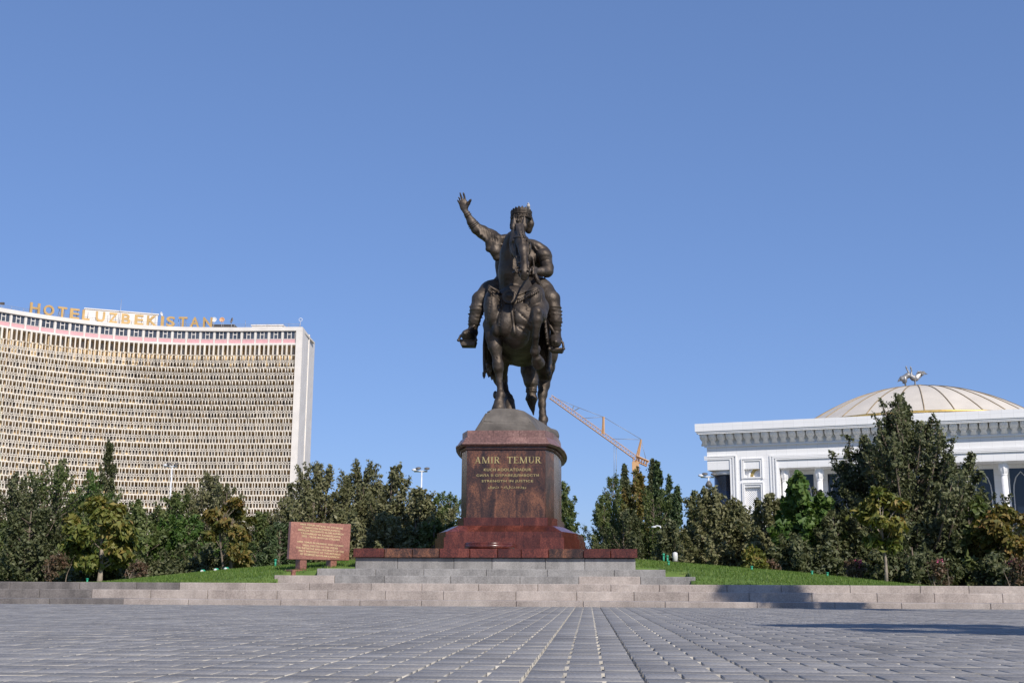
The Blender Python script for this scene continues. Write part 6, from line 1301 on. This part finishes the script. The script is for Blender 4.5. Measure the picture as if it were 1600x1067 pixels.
tree_px(180, 862, 60, 42.5, 'bush', 'dark', 'dark undergrowth behind the trunk of the yellowing chestnut', n_leaf=8000, low=0.0, shoots=10)
tree_px(320, 850, 55, 45, 'bush', 'dark', 'dark undergrowth below the browning chestnut', n_leaf=7500, low=0.0, shoots=10)
tree_px(1668, 745, 55, 45, 'ovate', 'dark', 'dark tree beyond the right edge', n_leaf=9000, low=0.03)
tree_px(1760, 770, 55, 47, 'bush', 'green', 'green tree well beyond the right edge', n_leaf=8000, low=0.03)
tree_px(-70, 755, 55, 49, 'ovate', 'green', 'green tree beyond the left edge', n_leaf=8000, low=0.03)
def shrub(px, ytop, hw, Y, label, mat='myrtle', bl=0, n=1500):
    c = P(px, 900, Y); z = ground(c.x, Y); tree_px.n += 1
    plant('crape_myrtle_shrub', label, 'shrub', 'reddish shrubs along the lawn edge', (c.x, Y, z), (P(px, ytop, Y).z - z) * 0.88, hw * Y / FPX * 0.78, 'dome', mat, 300 + tree_px.n, low=0.15, n_leaf=int(n * 0.7), leaf=0.10, stems=4, trunk=0.022, clump=0.34, shoots=8, blossoms=bl, ncl=14)
shrub(88, 864, 24, 39.5, 'reddish bare-looking shrub left of the yellowing chestnut trunk'); shrub(215, 880, 20, 39, 'small reddish shrub right of the yellowing chestnut trunk')
shrub(1337, 876, 24, 38.5, 'reddish shrub with pink flowers left of the thin chestnut trunk', bl=4); shrub(1470, 874, 22, 38, 'reddish upright shrub below the huge dark tree', bl=2, n=1100); shrub(1590, 872, 20, 37, 'reddish shrub with pink flowers at the right edge', bl=6); shrub(1207, 877, 11, 42, 'tiny reddish shrub at the top of the right lawn', n=500)
tree_px(1180, 858, 14, 41.8, 'bush', 'chestnut', 'small yellow bush at the top of the right lawn', n_leaf=1800, low=0.02, name='yellow_bush')
# trees on the plaza beside the photographer: their shadows reach the kerb and the paving
def side_tree(x, y, h, rx, label, seed, low=0.45, n=9000):
    plant('plaza_tree', label, 'tree', 'trees at the right side of the plaza', (x, y, -0.02), h, rx, 'round', 'green', seed, low=low, n_leaf=n, leaf=0.2, trunk=0.14, clump=0.3)
side_tree(11.4, 19.6, 12.0, 1.3, 'tall plaza tree just outside the right edge, near the kerb', 901, 0.62, 12000)
side_tree(7.6, 8.2, 7.0, 1.45, 'plaza tree right of the photographer', 903, 0.6, 8000)
# ------------------------------------------------------------------ small things on the lawn
M_greenp = plain('green_plastic', (0.02, 0.28, 0.16), 0.5); M_whitep = plain('white_enamel', (0.6, 0.6, 0.58), 0.5)
def spike(px, yt, yb, Y, label, w=0.03):
    c = P(px, yb, Y); z = ground(c.x, Y); zt_ = P(px, yt, Y).z; h = max(0.12, zt_ - z); o_ = empty('garden_spike', (c.x, Y, z - 0.02), label, 'garden spike', 'green spikes in the lawn')
    MB().tube([(c.x, Y, z - 0.05), (c.x, Y, z + h * 0.75)], w, 8).build('stake', M_greenp, o_); MB().lathe([(w, 0), (w * 1.5, h * 0.03), (w * 1.5, h * 0.2), (w * 0.6, h * 0.25)], 10, (c.x, Y, z + h * 0.75)).build('cap', M_greenp, o_)
for px, yt, yb, Y, lab in ((430, 873, 887, 36.5, 'dark green spike in the grass left of the notice board'), (1045, 882, 893, 35.5, 'green spike nearest to the right end of the steps'), (1037, 864, 874, 40, 'left green spike of the pair on the lawn crest'), (1043, 867, 876, 39, 'right green spike of the pair on the lawn crest'), (1175, 886, 896, 36, 'green spike alone in the middle of the right lawn'), (1269, 892, 899, 36.5, 'left of two green spikes at the low end of the right lawn'), (1293, 894, 899, 36.5, 'right of two green spikes at the low end of the right lawn'), (136, 903, 911, 37, 'green spike beside the pale chestnut trunk')):
    spike(px, yt, yb, Y, lab)
for px, py, lab in ((317, 891, 'green lawn spotlight farthest left of the three by the browning chestnut'), (338, 888, 'middle green lawn spotlight by the browning chestnut'), (354, 885, 'green lawn spotlight closest to the browning chestnut stems')):
    Y = 39.5; c = P(px, py, Y); z = ground(c.x, Y); o_ = empty('lawn_spotlight', (c.x, Y, z - 0.02), lab, 'spotlight', 'green spotlights in the lawn'); MB().lathe([(0.04, 0), (0.05, 0.06), (0.09, 0.09), (0.10, 0.15), (0.05, 0.20)], 12, (c.x, Y, z - 0.03)).build('housing', M_greenp, o_); MB().lathe([(0.06, 0), (0.06, 0.03), (0.03, 0.04)], 12).build('lens', M_whitep, o_, T(c.x, Y - 0.085, z + 0.09) @ Matrix.Rotation(math.radians(80), 4, 'X'))
Y = 44; c = P(1055, 873, Y); z = ground(c.x, Y); o_ = empty('lawn_lamp', (c.x, Y, z), 'short white lawn lamp under the dark trees', 'lamp'); zt_ = P(1055, 862, Y).z - z
MB().lathe([(0.05, -0.05), (0.05, zt_ * 0.4), (0.08, zt_ * 0.45), (0.10, zt_ * 0.7), (0.085, zt_ * 0.95), (0.03, zt_)], 16, (c.x, Y, z)).build('body', M_whitep, o_); MB().lathe([(0.10, zt_ * 0.40), (0.115, zt_ * 0.44), (0.09, zt_ * 0.47)], 16, (c.x, Y, z)).build('collar', M_lamp, o_)
